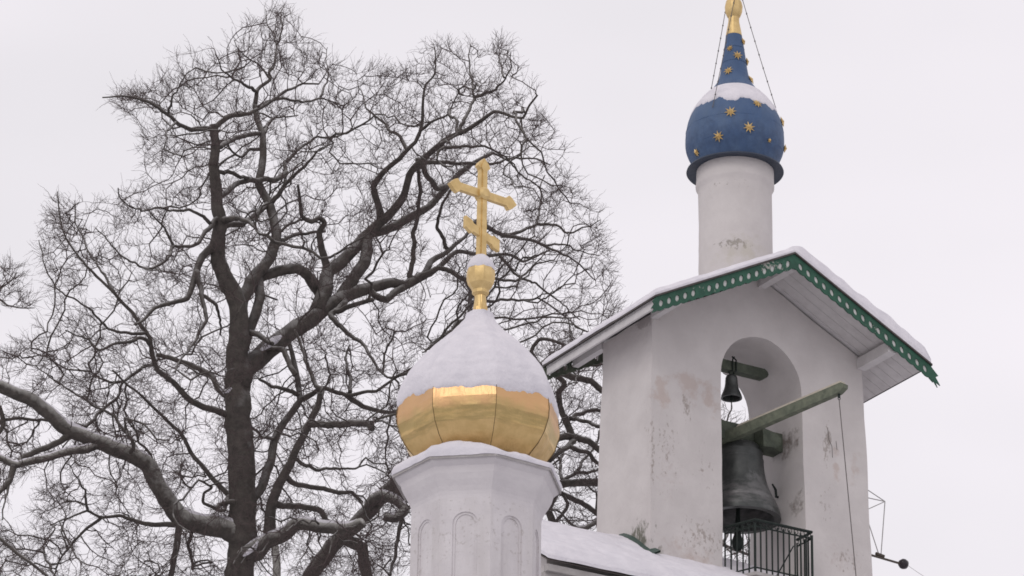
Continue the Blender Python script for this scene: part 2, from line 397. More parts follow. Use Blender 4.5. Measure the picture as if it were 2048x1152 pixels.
# drum, collar, blue dome
DC = tw(UC, VC, 0)                                   # world position of the dome axis
DX, DYv = UC, VC
def dz(y, x=1475): return onY(x, y, DC[1])[2]-BASE
def pxm(y): P = onY(1475, y, DC[1])-CAM; return (P@Fv)/FPX
ddz = dz(352)
prof = [(73.5*pxm(450), zA+.4), (73.5*pxm(450), dz(520)), (73.5*pxm(430), dz(440)), (73.5*pxm(400), dz(392)), (74*pxm(370), dz(384)), (77.5*pxm(370), dz(379)), (78*pxm(370), dz(374)), (77*pxm(360), dz(362)), (77*pxm(350), dz(344))]
prof2 = [prof[0]]
for a, b in zip(prof[:-1], prof[1:]):
    k = 8 if abs(b[1]-a[1]) > .5 else 1
    for i in range(1, k+1): prof2.append((a[0]+(b[0]-a[0])*i/k, a[1]+(b[1]-a[1])*i/k))
d = MB(); d.lathe(prof2, 56, (UC, VC)); d.v = [tuple(wob(p, .014, 1.6, 4)) for p in d.v]
dp = wm.copy(); dp.name = 'drum_plaster'
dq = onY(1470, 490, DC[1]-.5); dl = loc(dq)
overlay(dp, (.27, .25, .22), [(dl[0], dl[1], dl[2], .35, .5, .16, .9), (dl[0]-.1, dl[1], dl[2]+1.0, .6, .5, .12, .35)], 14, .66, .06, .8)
overlay(dp, (.47, .44, .36), [(dl[0]+.1, dl[1], dl[2]-.1, .6, .6, .4, .9)], 5, .6, .2, .5)
d.build('drum', dp, tower, smooth=50)
pf = lambda rr, yy: (rr*pxm(yy), dz(yy))
d = MB(); zc = dz(346); r_ = 96.5*pxm(346)
d.lathe([(76*pxm(350), zc+.01), (r_*.97, zc-.006), (r_, zc-.012), (r_+.008, zc), (r_, zc+.022), (r_*.9, zc+.045), (74*pxm(330), zc+.06)], 64, (UC, VC))
d.build('collar', M['blue_dark'], tower, smooth=40)
DP = [(80, 344), (86, 328), (93, 314), (98, 300), (99, 284), (97.5, 266), (94, 250), (88, 236), (80, 223), (71, 211), (60, 199), (50, 188), (41, 177), (34, 166), (29.5, 155), (26.5, 140), (23.5, 120), (20.5, 100), (18, 84), (16.5, 73)]
DPm = [pf(a, b) for a, b in DP]
def interp(tab, z):
    t = sorted((b, a) for a, b in tab); zs = [q[0] for q in t]; rs = [q[1] for q in t]
    return float(np.interp(z, zs, rs))
def smooth_prof(tab, k=4):
    P = [Vector((a, b)) for a, b in tab]; out = []
    for i in range(len(P)-1):
        p0, p1, p2, p3 = P[max(i-1, 0)], P[i], P[i+1], P[min(i+2, len(P)-1)]
        for j in range(k):
            t = j/k; out.append(tuple(.5*((2*p1)+(p2-p0)*t+(2*p0-5*p1+4*p2-p3)*t*t+(3*p1-p0-3*p2+p3)*t**3)))
    out.append(tuple(P[-1])); return out
DPs = smooth_prof(DPm, 3)
d = MB(); d.lathe(DPs, 72, (UC, VC)); bm_ = M['blue'].copy(); bm_.name = 'blue_dome_paint'
overlay(bm_, (.10, .15, .23), [(UC, VC, dz(270), 3, 3, 1.6, .8)], 4, .58, .3, .5, (1, 1, .5)); overlay(bm_, (.025, .05, .11), [(UC, VC, dz(310), 3, 3, .5, .9)], 9, .6, .25, .5)
d.v = [tuple(Vector(p)+Vector((p[0]-UC, p[1]-VC, 0)).normalized()*.006*noise.noise(Vector(p)*3.5)) for p in d.v]
dome = d.build('dome', bm_, tower, smooth=60)
# sheet seams on the blue dome
for yy in (308, 268, 130, 100):
    d = MB(); z = dz(yy); r = interp(DPm, z)
    d.tube([(UC+(r+.001)*math.sin(2*PI*k/60), VC-(r+.001)*math.cos(2*PI*k/60), z) for k in range(61)], .0035, 4, cap=False)
    d.build('sheet_seam', M['blue'], dome)
# snow ring on the shoulder of the blue dome
def snow_shell(radfun, zhi, zlo, th, nphi=120, nt=14, seed=1, c=(0, 0), tipclose=False, pw=.5, edge=.0):
    P = []
    for k in range(nphi):
        ph = 2*PI*k/nphi; a = Vector((math.sin(ph), -math.cos(ph), 0)); r = []
        z1 = zlo(ph)
        for j in range(nt+1):
            t = j/nt; z = zhi+(z1-zhi)*t
            prof = (min(1, (1-t)/.22))**pw * (1 if tipclose else (min(1, t/.25))**pw)
            w = th*prof*(1+.3*noise.noise(Vector((a.x*3, a.y*3, z*3+seed)))+.24*noise.noise(Vector((a.x*2, a.y*2, z*16+seed))))
            rr = radfun(ph, z)+w-(.008 if (j == nt or (j == 0 and not tipclose)) else 0)
            r.append((c[0]+a.x*rr, c[1]+a.y*rr, z))
        P.append(r)
    m = MB(); m.grid(P, close_u=True, flip=True); 
    if tipclose:
        m.f.append(tuple(k*(nt+1) for k in range(nphi)))
    return m
# in-tower azimuth of the viewer is rotated by ANG
def zlo_b(ph):
    w = ph+ANG                                     # 0 faces the camera
    y = 235+4*math.sin(w*2+1.2)+15*noise.noise(Vector((math.sin(ph)*2.6, math.cos(ph)*2.6, 2)))+5*noise.noise(Vector((math.sin(ph)*7, math.cos(ph)*7, 2)))+3*noise.noise(Vector((math.sin(ph)*22, math.cos(ph)*22, 2)))
    return dz(y+1*math.cos(w))
m = snow_shell(lambda ph, z: interp(DPm, z), dz(186), zlo_b, .026, 260, 18, 5, (UC, VC))
m.build('snow', M['snow'], dome, smooth=70)
# stars: solved onto the dome so that they sit where the photograph shows them
def surf(ph, z, prof, off=0): r = interp(prof, z)+off; return (UC+r*math.sin(ph), VC-r*math.cos(ph), z)
def star(px, py, R, rot):
    ph, z = -ANG+math.asin(max(-1, min(1, (px-1477)/max(1, interp(DPm, dz(py))/pxm(py))))), dz(py)
    for it in range(12):
        f = lambda a, b: proj(tw(*surf(a, b, DPm)))
        q = f(ph, z); e = np.array([px, py])-q; J = np.array([(f(ph+.01, z)-q)/.01, (f(ph, z+.01)-q)/.01]).T
        dlt = np.linalg.lstsq(J, e, rcond=.05)[0]; ph += float(np.clip(dlt[0], -.2, .2)); z += float(np.clip(dlt[1], -.2, .2))
    p = Vector(surf(ph, z, DPm)); n = (Vector(surf(ph, z, DPm, 1))-p); t = (Vector(surf(ph, z+.03, DPm))-Vector(surf(ph, z-.03, DPm))).normalized()
    s = Vector((math.cos(ph), math.sin(ph), 0)); n = s.cross(t).normalized(); 
    if n.dot(Vector((math.sin(ph), -math.cos(ph), 0))) < 0: n = -n
    d = MB(); p = p+n*(.028 if z > dz(232) and z < dz(190) else 0); vs = [p+n*.045]
    for k in range(16):
        a = rot+PI*k/8; r = R if k % 2 == 0 else R*.42
        vs.append(p+n*(.012)+(s*math.cos(a)+t*math.sin(a))*r)
    vs.append(p-n*.01)
    d.add(vs, [(0, 1+k, 1+(k+1) % 16) for k in range(16)]+[(17, 1+(k+1) % 16, 1+k) for k in range(16)])
    d.build('star', M['gold_paint'], dome)
for q in ((1475, 111, .085, .1), (1489, 83, .06, .3), (1457, 142, .085, .2), (1501, 160, .08, 0), (1503, 122, .07, 0), (1514, 208, .085, .15), (1461, 224, .1, .1), (1498, 255, .1, .25), (1437, 273, .095, .1), (1563, 244, .09, .2), (1538, 281, .04, .1), (1460, 97, .06, .1), (1394, 305, .07, .2), (1569, 297, .07, .2)):
    star(*q)
# gilded neck, ball, cross
gl = M['gold_paint']
d = MB(); d.lathe([(15.5*pxm(73), dz(74)), (16.5*pxm(73), dz(72)), (11*pxm(40), dz(44)), (11*pxm(40), dz(36))], 12, (UC, VC)); d.build('neck', gl, tower, smooth=30)
d = MB(); d.lathe([(10*pxm(30), dz(37)), (13*pxm(30), dz(34)), (17*pxm(30), dz(25)), (18*pxm(30), dz(14)), (16*pxm(30), dz(5)), (11*pxm(30), dz(-3)), (6*pxm(30), dz(-6))], 14, (UC, VC)); d.build('ball', gl, tower, smooth=20)

def cross_parts(parent, x0, y0, z0, H, ang, mt, s=1.0):
    """eight-pointed cross: shaft, crossbar, slanted footrest; a short bar near the top is absent, as in the photograph"""
    Mx = Matrix.Translation((x0, y0, z0)) @ Matrix.Rotation(ang, 4, 'Z')
    def bar(pts, th, name, par):
        d = MB(); d.prism(pts, -th/2, th/2, Mx); return d.build(name, mt, par)
    w = .055*s
    def budded(L, w, fl=1.75):      # outline of a bar along +x with a three pointed end; from x=0 to L
        return [(0, -w), (L-.16*s, -w*.92), (L-.12*s, -w*fl), (L-.07*s, -w*1.3), (L, 0), (L-.07*s, w*1.3), (L-.12*s, w*fl), (L-.16*s, w*.92), (0, w)]
    b = budded(H, w); shaft = [(z, x) for x, z in b]
    shaft = [(-a, c) for a, c in shaft]
    d = MB(); d.prism(shaft, -.035*s, .035*s, Mx); sh = d.build('shaft', mt, parent)
    d = MB(); d.prism([(a*.55, c*.975+.01) for a, c in shaft], -.05*s, .05*s, Mx); d.build('ridge', mt, sh)
    zc = H*.645
    L = .525*s; pr = budded(L, w); 
    poly = [(x, z+zc) for x, z in pr[1:8]]+[(-x, z+zc) for x, z in reversed(pr[1:8])]
    d = MB(); d.prism(poly, -.03*s, .03*s, Mx); cb = d.build('crossbar', mt, parent)
    d = MB(); d.lathe([(.02*s, .085*s), (.05*s, .085*s), (.085*s, .06*s), (.085*s, -.06*s), (.05*s, -.085*s), (.02*s, -.085*s)], 20)
    d.v = [tuple(Mx @ (Matrix.Translation((0, 0, zc)) @ Matrix.Rotation(PI/2, 4, 'X') @ Vector(p))) for p in d.v]; d.build('medallion', mt, cb, smooth=30)
    zf = H*.255; hl = .265*s; dr = .095*s; hw = .06*s
    poly = [(-hl, zf+dr-hw*1.25), (-hl+.1*s, zf+dr*.55-hw*1.5), (-hl+.12*s, zf+dr*.5-hw), (hl-.12*s, zf-dr*.5-hw), (hl-.1*s, zf-dr*.55-hw*1.5), (hl, zf-dr-hw*1.25), (hl, zf-dr+hw*1.25), (hl-.1*s, zf-dr*.6+hw*1.25), (hl-.12*s, zf-dr*.5+hw*.8), (-hl+.12*s, zf+dr*.5+hw*.8), (-hl+.1*s, zf+dr*.6+hw*1.25), (-hl, zf+dr+hw*1.25)]
    d = MB(); d.prism(poly, -.028*s, .028*s, Mx); d.build('footrest', mt, parent)
cr_b = bpy.data.objects.new('cross', None); COL.objects.link(cr_b); cr_b.parent = tower
cross_parts(cr_b, UC, VC, dz(-6), 1.5, 0, gl)
# guy chains from the cross to the dome
ztop = dz(-110)
def chain(px, py):
    ph, z = -ANG+math.asin(max(-.98, min(.98, (px-1477)/max(1, interp(DPm, dz(py))/pxm(py))))), dz(py)
    for it in range(12):
        f = lambda a, b: proj(tw(*surf(a, b, DPm)))
        q = f(ph, z); e = np.array([px, py])-q; J = np.array([(f(ph+.01, z)-q)/.01, (f(ph, z+.01)-q)/.01]).T
        dlt = np.linalg.lstsq(J, e, rcond=.05)[0]; ph += float(np.clip(dlt[0], -.2, .2)); z += float(np.clip(dlt[1], -.2, .2))
    return ph, z
def chain_obj(ph, z, side):
    a = Vector(surf(ph, z, DPm, .03)); b = Vector((UC+side, VC, ztop)); d = MB(); pts = []
    for i in range(25):
        t = i/24; p = a.lerp(b, t); p.z -= .05*math.sin(PI*t); pts.append(p)
    d.tube(pts, .0055, 5)
    for i in range(1, 24):
        p = pts[i]
        if i % 2 == 0: d.tube([p-Vector((0, 0, .018)), p, p+Vector((0, 0, .018))], [.004, .013, .004], 6)
    d.build('chain', M['rope'], tower)
c1 = chain(1557, 222); c2 = chain(1427, 216)
chain_obj(*c1, -.13); chain_obj(*c2, .2)
chain_obj(-ANG+math.radians(-118), dz(190), .06)

# timbers inside the arch
SV = 1.42; p0 = pv(1441, 731, SV); p1 = pv(1530, 750, SV)
d = MB(); hb = .075; 
dirv = Vector((p1[0]-p0[0]+.25, 0, (p1[2]-p0[2])*.0)); 
za = p0[2]+.01; 
poly = [(p0[0]-.35, za-hb), (p1[0]-.05, za-hb), (p1[0], za-hb+.03), (p1[0]+.02, za), (p1[0], za+hb-.03), (p1[0]-.05, za+hb), (p0[0]-.35, za+hb)]
d.prism(poly, SV-.07, SV+.07); d.build('small_bell_beam', M['green_old'], tower)
# headstock beam that carries the great bell, spanning the arch
hb0 = pv(1441, 885, 1.5); hb1 = pv(1560, 885, 1.5)
zb = (pv(1500, 878, 1.5)[2])
poly = [(aU0-.1, zb-.15), (hb1[0]+.25, zb-.15), (hb1[0]+.33, zb-.08), (hb1[0]+.33, zb+.06), (hb1[0]+.2, zb+.13), (aU0-.1, zb+.13)]
d = MB(); d.prism(poly, 1.36, 1.62); d.v = [tuple(wob(p, .01, 5)) for p in d.v]; head = d.build('headstock', M['green_old'], tower)
# hinge blocks in the jamb
d = MB(); q = pv(1540, 872, 1.2); d.prism([(q[0]-.18, q[2]-.23), (q[0]+.02, q[2]-.22), (q[0]+.11, q[2]-.15), (q[0]+.15, q[2]-.04), (q[0]+.05, q[2]+.02), (q[0]-.18, q[2]+.06)], 1.10, 1.34); d.v = [tuple(wob(p, .02, 6)) for p in d.v]; d.build('bearing_block', M['green_old'], tower)
# iron hook let into the jamb
h0 = Vector((aU1+.02, 1.5, pv(1560, 985, 1.5)[2])); d = MB()
d.tube([h0+Vector((-.12, -.02, .10)), h0+Vector((-.06, -.02, .02)), h0+Vector((-.05, -.02, -.09)), h0+Vector((.04, 0, -.08))], [.012, .02, .022, .015], 6); d.build('iron_hook', M['iron'], tower)
# balcony
BZ = FL+.02
c0 = pv(1508, 1040, WV0-.5); c1_ = pv(1622, 1069, WV0-.5); ztop_r = c0[2]
bu0, bu1, bv = c0[0], c1_[0], WV0-.52
print('balcony', bu0, bu1, ztop_r, BZ, 'wall jamb', aU0)
balc = bpy.data.objects.new('balcony', None); COL.objects.link(balc); balc.parent = tower
path = [(aU0+.04, WV0-.02), (bu0, bv), (bu1, bv), (bu1+.0, WV0-.14)]
d = MB(); pl_ = [(aU0, WV0+.1), (aU0-.02, WV0-.06), (bu0-.02, bv-.05), (bu1+.05, bv-.05), (bu1+.06, WV0+.1)]
vs = [(x, y, BZ-.05) for x, y in pl_]+[(x, y, BZ) for x, y in pl_]; k = 5
d.add(vs, [tuple(range(k))[::-1], tuple(range(k, 2*k))]+[(i, (i+1) % k, k+(i+1) % k, k+i) for i in range(k)]); d.build('floor_plate', M['greyboard'], balc)
d = MB()
for zz, r in ((ztop_r, .022), (ztop_r-.10, .012)): d.tube([(x, y, zz) for x, y in path], r, 6)
d.tube([(x, y, BZ+.08) for x, y in path], .012, 6)
for i in range(3):       # little rings between the two upper rails
    (x0, y0), (x1, y1) = path[i], path[i+1]; Ls = math.hypot(x1-x0, y1-y0); nn = int(Ls/.1)
    for k in range(nn):
        t = (k+.5)/nn; cx, cy = x0+(x1-x0)*t, y0+(y1-y0)*t; ux, uy = (x1-x0)/Ls, (y1-y0)/Ls
        d.tube([(cx+ux*.035*math.cos(a), cy+uy*.035*math.cos(a), ztop_r-.05+.035*math.sin(a)) for a in np.linspace(0, 2*PI, 11)], .006, 4, cap=False)
d.build('handrail', M['iron'], balc)
for i, nb in ((0, 5), (1, 10), (2, 4)):
    (x0, y0), (x1, y1) = path[i], path[i+1]
    for k in range(nb+(1 if i == 2 else 0)):
        t = k/nb; x = x0+(x1-x0)*t; y = y0+(y1-y0)*t
        r = .019 if k == 0 and i > 0 else .0125
        d = MB(); d.tube([(x, y, BZ+.02), (x, y, ztop_r-.05)], r, 6); d.build('baluster', M['iron'], balc)
d = MB(); d.tube([(bu1-.05, bv+.4, ztop_r-.1), (bu1-.45, bv+.28, BZ+.1)], .010, 6); d.build('brace', M['iron'], balc)

# -------- great bell
BU, BV = 1.0, 1.49
q = pv(1480, 960, BV); BU = q[0]
rim_z = pv(1480, 1040, BV)[2]; sh_z = pv(1480, 905, BV)[2]; BR = .60
bell = root('church_bell', 'large dark bronze bell hanging above the balcony railing in the arched opening', 'bell', tw(BU, BV, rim_z), ANG)
Hb = sh_z-rim_z
prof = [(.84, 0), (1.0, .0), (1.0, .035), (.985, .08), (.95, .15), (.895, .22), (.875, .225), (.875, .245), (.79, .34), (.70, .46), (.64, .58), (.60, .72), (.585, .84), (.59, .845), (.59, .865), (.575, .87), (.565, .95), (.57, .955), (.57, .975), (.555, .98), (.53, 1.03), (.46, 1.09), (.30, 1.13), (.12, 1.15)]
inn = [(.10, 1.08), (.42, 1.04), (.50, .95), (.54, .75), (.60, .5), (.70, .25), (.84, 0)]
d = MB(); d.lathe([(a*BR, b*Hb) for a, b in prof]+[(a*BR, b*Hb) for a, b in inn], 56, caps=False)
bz = M['bronze'].copy(); bz.name = 'sheen_painted_bronze'
overlay(bz, (.25, .24, .24), [(0, 0, .24*Hb, 2, 2, .30*Hb, 1.3)], 5, .62, .35, .6, (1, 1, 3)); overlay(bz, (.20, .20, .20), [(.1, -.5, .42*Hb, .35, .4, .35*Hb, 1.2)], 9, .6, .2, .6)  # reflective sheen on the flare, painted into the bronze colour as paler patches
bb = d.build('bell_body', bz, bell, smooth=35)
d = MB()
for k in range(6):
    a = k*PI/3; d.tube([(.06*math.cos(a), .06*math.sin(a), 1.12*Hb), (.13*math.cos(a), .13*math.sin(a), 1.2*Hb), (.10*math.cos(a), .10*math.sin(a), 1.28*Hb), (.03*math.cos(a), .03*math.sin(a), 1.3*Hb)], .025, 6)
d.build('crown', M['bronze'], bell, smooth=60)
cz = pv(1472, 1102, BV)[2]-rim_z
d = MB(); d.tube([(-.02, 0, .95*Hb), (-.04, 0, .1), (-.05, 0, cz*.45), (-.055, 0, cz*.7), (-.055, 0, cz*.9), (-.055, 0, cz)], [.02, .03, .05, .085, .075, .03], 12)
d.build('clapper', M['iron'], bell, smooth=60)
# -------- lever beam
e0 = np.array([hb0[0]+.1, 1.55, pv(1448, 878, 1.55)[2]]); e0 = np.array(pv(1447, 878, 1.45))
e1 = np.array(pv(1692, 773, -.85))
lev = root('bell_lever', 'long green timber lever slanting up and out of the arch, rope tied to its tip', 'lever', tw(*e0), ANG)
dv = Vector(e1-e0); Ln = dv.length; X = dv.normalized(); Zl = Vector((0, 0, 1)); Yl = Zl.cross(X).normalized(); Zl = X.cross(Yl)
Ml = Matrix((X, Yl, Zl)).transposed().to_4x4()
d = MB(); poly = [(-.3, -.085), (Ln-.12, -.07), (Ln-.01, -.02), (Ln, .035), (Ln-.05, .07), (-.3, .085)]
d.prism(poly, -.05, .05, Ml); d.build('timber', mat('lever_timber', (.17, .185, .135), .8, 0, var=(.10, .115, .085), vscale=9, bump=.5, bscale=25), lev)
d = MB(); poly = [(.3, .0735), (Ln-.05, .0725), (Ln-.06, .10), (.35, .10)]; d.prism(poly, -.052, .052, Ml)
d.build('pale_top_board', mat('pale_worn_board', (.50, .46, .38), .85, var=(.42, .38, .31), vscale=12), lev)
tip = Ml @ Vector((Ln-.14, 0, -.075))
d = MB(); d.tube([tip+Vector((0, 0, .03)), tip-Vector((0, 0, .05))], .02, 8); d.tube([tip+Vector((.02*math.cos(a), 0, -.065+.02*math.sin(a))) for a in np.linspace(0, 2*PI, 9)], .006, 5); d.build('hook', M['iron'], lev)
tipw = tw(*(e0+np.array(tip)))-np.array([0, 0, .08])
rp = root('bell_rope', 'thin taut rope running down in front of the right belfry pier from the lever tip', 'rope', tipw)
bot = onplane(1712, 1152, tipw+np.array([0, -.4, 0]), (0, 1, 0)); dd = bot-tipw
d = MB(); d.tube([Vector(dd*t)+Vector((0, 0, -.0)) for t in np.linspace(0, 2.2, 12)], .0075, 6); d.build('strand', M['rope'], rp)
# -------- small bell
q = pv(1463, 780, SV); rz = pv(1463, 797, SV)[2]; R2 = .158
sb = root('small_church_bell', 'little dark bell hung from a short green beam at the top of the arch', 'bell', tw(q[0], SV, rz), ANG)
d = MB(); H2 = .33; d.lathe([(a*R2, b*H2) for a, b in prof]+[(a*R2, b*H2) for a, b in inn], 32, caps=False); d.build('bell_body', M['bronze'], sb, smooth=35)
bt = (za-hb)-(rz-0); 
d = MB(); zb0 = 1.1*H2; zt0 = (za+hb)-rz+.02
for s in (-1, 1):
    d.tube([(s*.02, 0, zb0), (s*.05, .0, zb0+.07), (s*.03, -.085, za-hb-rz-.01), (s*.03, -.085, zt0), (-s*.02, -.05, zt0+.06)], .012, 6)
d.build('hanger', M['iron'], sb)
d = MB(); d.tube([(0, 0, .25), (.0, 0, .02), (0, 0, -.05)], [.008, .02, .01], 8); d.build('clapper', M['iron'], sb)

# -------- steel bracket with insulator on the right side
gx = 1.0
br = root('cable_bracket', 'thin steel tube bracket with a dark round insulator on the right wall of the belfry', 'bracket', tw(WU1, 1.3, pu(1737, 1110, WU1+.1)[2]), ANG)
o0 = np.array([WU1, 1.3, pu(1737, 1110, WU1+.1)[2]])
def bp_(x, y, v=1.3): return Vector(np.array(pv(x, y, v))-o0)
d = MB()
for seg in (((1728, 975), (1770, 1003)), ((1728, 994), (1770, 1003)), ((1728, 1022), (1770, 1003)), ((1728, 1018), (1758, 1110)), ((1770, 1003), (1762, 1110))):
    d.tube([bp_(*seg[0]), bp_(*seg[1])], .0075, 6)
d.build('frame', M['steel'], br)
d = MB(); d.tube([bp_(1728, 1106), bp_(1800, 1127)], .018, 8); d.tube([bp_(1752, 1107), bp_(1768, 1113)], .026, 8); d.build('arm', mat('rusty_arm', (.10, .085, .07), .7, .3), br)
d = MB(); c = bp_(1807, 1128); ax = (bp_(1807, 1128)-bp_(1790, 1123)).normalized()
d.tube([c-ax*.075, c-ax*.07, c-ax*.03, c, c+ax*.05, c+ax*.075], [.02, .045, .075, .08, .065, .02], 14)
d.build('insulator', mat('dark_porcelain', (.03, .025, .03), .3), br, smooth=60)
cb = root('cable', 'faint thin cable leading down to the right from the dark insulator', 'cable', tw(*(o0+np.array(c+ax*.07))))
e = onY(1900, 1158, 54.); s0 = tw(*(o0+np.array(c+ax*.07)))
d = MB(); d.tube([Vector((e-s0)*t)-Vector((0, 0, .15*math.sin(PI*min(t, 1)*.5))) for t in np.linspace(0, 3, 14)], .0035, 5); d.build('strand', M['steel'], cb)

# ================================================================== GALLERY under the belfry
GR = VC-.02                                    # ridge line at v = GR
gz0 = pv(1300, 1122, WV0)                      # where the roof meets the front corner
ridge = pv(1120, 1055, GR)[2]-.10; eave_v = -.35
ez = pv(1180, 1131, eave_v)[2]
print('gallery ridge', ridge, 'eave', ez, 'corner should be', gz0[2])
gsl = (ridge-ez)/(GR-eave_v)
gu0 = pv(960, 1040, GR)[0]; gu1 = 9.
gal = root('gallery_roof_building', 'low white gallery with a snow covered pitched roof below the belfry', 'building', TB, ANG)
def gz(u, v): return ridge-gsl*abs(v-GR)
gb = MB(); ev2 = 2*GR-eave_v
gb.add([(gu0+.2, eave_v+.35, 0), (gu1, eave_v+.35, 0), (gu1, ev2-.35, 0), (gu0+.2, ev2-.35, 0), (gu0+.2, eave_v+.35, ez+.1), (gu1, eave_v+.35, ez+.1), (gu1, ev2-.35, ez+.1), (gu0+.2, ev2-.35, ez+.1), (gu0+.2, GR, ridge-.1), (gu1, GR, ridge-.1)],
       [(0, 1, 5, 4), (2, 3, 7, 6), (0, 4, 8, 7, 3), (1, 2, 6, 9, 5), (4, 5, 9, 8), (7, 8, 9, 6)])
gb.build('wall', M['plaster'], gal)
def slab(v0, v1, t0, t1, name, mtl, ua=gu0, ub=gu1):
    d = MB(); vs = []
    for dzz in (t0, t1):
        for (u, v) in ((ua, v0), (ub, v0), (ub, v1), (ua, v1)): vs.append((u, v, gz(u, v)+dzz))
    f = [(0,3,2,1),(4,5,6,7),(0,1,5,4),(1,2,6,5),(2,3,7,6),(3,0,4,7)]
    d.add(vs, f); return d.build(name, mtl, gal)
slab(eave_v, GR, -.045, -.03, 'roof', mat('gallery_sheet', (.14, .12, .11), .7, .2)); slab(GR, ev2, -.055, -.03, 'roof', M['metal_edge'])
m = snow_mantle(lambda u, v: ridge-gsl*(math.sqrt((v-GR)**2+.05**2)-.05)-.03, gu0-.02, gu1, eave_v-.05, ev2+.05, 150, 44, .17, 8, .09, .45)
m.build('snow', M['snow'], gal, smooth=60)
# boarded eave: overlapping boards stepping back under the roof edge
for k in range(5):
    d = MB(); v0 = eave_v+.02+.07*k; z1 = ez-.09-.085*k; d.box((gu0+.02, v0, z1-.095), (gu1, v0+.10, z1)); d.build('eave_board', M['greyboard'], gal)
# green flashing where the roof turns against the pier
fl = MB(); P = []
for t in np.linspace(0, 1, 14):
    x = 1245+(1308-1245)*t; y = 1084+(1124-1084)*t+7*math.sin(PI*t)*(-.6)
    a = Vector(pu(x, y, WU0-.10)); a.x -= .06; a.z += .075; P.append([a, a+Vector((.17, 0, .075+.025*math.sin(7*t)))])
fl.grid(P); fl.grid(P, flip=True); 
fm = mat('green_flashing', (.05, .085, .07), .6, .2, var=(.09, .12, .105), vscale=10)
fl = MB(); Q = [[p for p in r]+[Vector((q.x, q.y, q.z+.03)) for q in r[::-1]] for r in P]; fl.grid(Q, close_v=True)
fl.build('flashing', fm, gal, smooth=40)

# ================================================================== GOLD-DOMED TURRET
GC = np.array([-.386607, 48., 0]); GZ = 18.1443720+CAMZ; GRr = 1.0318634; PH = .219075711
GX0 = np.array([GC[0], GC[1], BASE])
tur = root('gold_domed_turret', 'white octagonal turret with a snow capped golden onion dome and a gilded cross', 'turret', GX0)
def tz(y, x=960): return onY(x, y, 48.)[2]-BASE
def pm(y): P = onY(960, y, 48.)-CAM; return (P@Fv)/FPX
zc = GZ-BASE
OX = 8
def octr(ph, R):          # octagon radius towards azimuth ph (vertex at PH)
    a = (ph-PH) % (PI/4)-PI/8; return R*math.cos(PI/8)/math.cos(a)
Rd = 133.5*pm(1080)
# cove from drum to the cornice
d = MB(); cv = [(Rd, zc-.46), (Rd*1.004, zc-.42), (Rd*1.02, zc-.375), (Rd*1.055, zc-.32), (Rd*1.11, zc-.25), (Rd*1.155, zc-.18), (Rd*1.185, zc-.10), (GRr*.975, zc-.05), (GRr*.985, zc-.02)]
d.lathe(cv, 8, ph=PH, caps=False); corn = d.build('cornice', M['turret_plaster'], tur)
# drum facets with blind arched niches
ztopn = onY(925, 1022, 48-Rd*.93)[2]-BASE; zt = zc-.46; zbn = 1.0
drum = MB(); 
for k in range(8):
    a0 = PH+k*PI/4; a1 = a0+PI/4
    p0 = Vector((Rd*math.sin(a0), -Rd*math.cos(a0), 0)); p1 = Vector((Rd*math.sin(a1), -Rd*math.cos(a1), 0)); ex = (p1-p0); Lf = ex.length; ex.normalize(); nn = ex.cross(Vector((0, 0, 1)))
    if nn.dot(p0+p1) < 0: nn = -nn
    hw = Lf*.245; cx = Lf/2; zs = min(ztopn, zt-.04)-hw*.9
    nn_ = 10; inn_ = []; ou_ = []
    zt2 = zt+.0
    for i in range(7): t = i/6; inn_.append((cx-hw, zbn+(zs-zbn)*t)); ou_.append((0, zbn+(zt2-zbn)*t*.96))
    for i in range(1, nn_): a = PI-PI*i/nn_; inn_.append((cx+hw*math.cos(a), zs+hw*.9*math.sin(a))); ou_.append((Lf*i/nn_, zt2))
    for i in range(7): t = 1-i/6; inn_.append((cx+hw, zbn+(zs-zbn)*t)); ou_.append((Lf, zbn+(zt2-zbn)*t*.96))
    ou_[6] = (0, zt2); ou_[-7] = (Lf, zt2)
    def w(pt, dp): return p0+ex*pt[0]+nn*dp+Vector((0, 0, pt[1]))
    drum.grid([[w(a, 0), w(b, 0)] for a, b in zip(ou_, inn_)], flip=True)
    drum.grid([[w(b, 0), w(b, -.014)] for b in inn_], flip=True)
    inn2 = [((b[0]-cx)*.80+cx, zbn+(b[1]-zbn)*.994) for b in inn_]
    drum.grid([[w(b, -.014), w(b2, -.014)] for b, b2 in zip(inn_, inn2)], flip=True)
    drum.grid([[w(b, -.014), w(b, -.024)] for b in inn2], flip=True)
    drum.add([w(b, -.024) for b in inn2], [tuple(range(len(inn2)))])
    drum.add([w((0, 0), 0), w((Lf, 0), 0), w((Lf, zbn), 0), w((0, zbn), 0)], [(0, 1, 2, 3)])
tp = M['turret_plaster'].copy(); tp.name = 'turret_drum_plaster'
overlay(tp, (.47, .44, .43), [(0, 0, zc-1.2, 3, 3, 1.6, .8)], 3.2, .60, .25, .45, (1, 1, .18)); overlay(tp, (.40, .37, .35), [(0, 0, zc-.9, 3, 3, 1.5, .5)], 17, .70, .06, .5)
drum.build('drum', tp, tur)
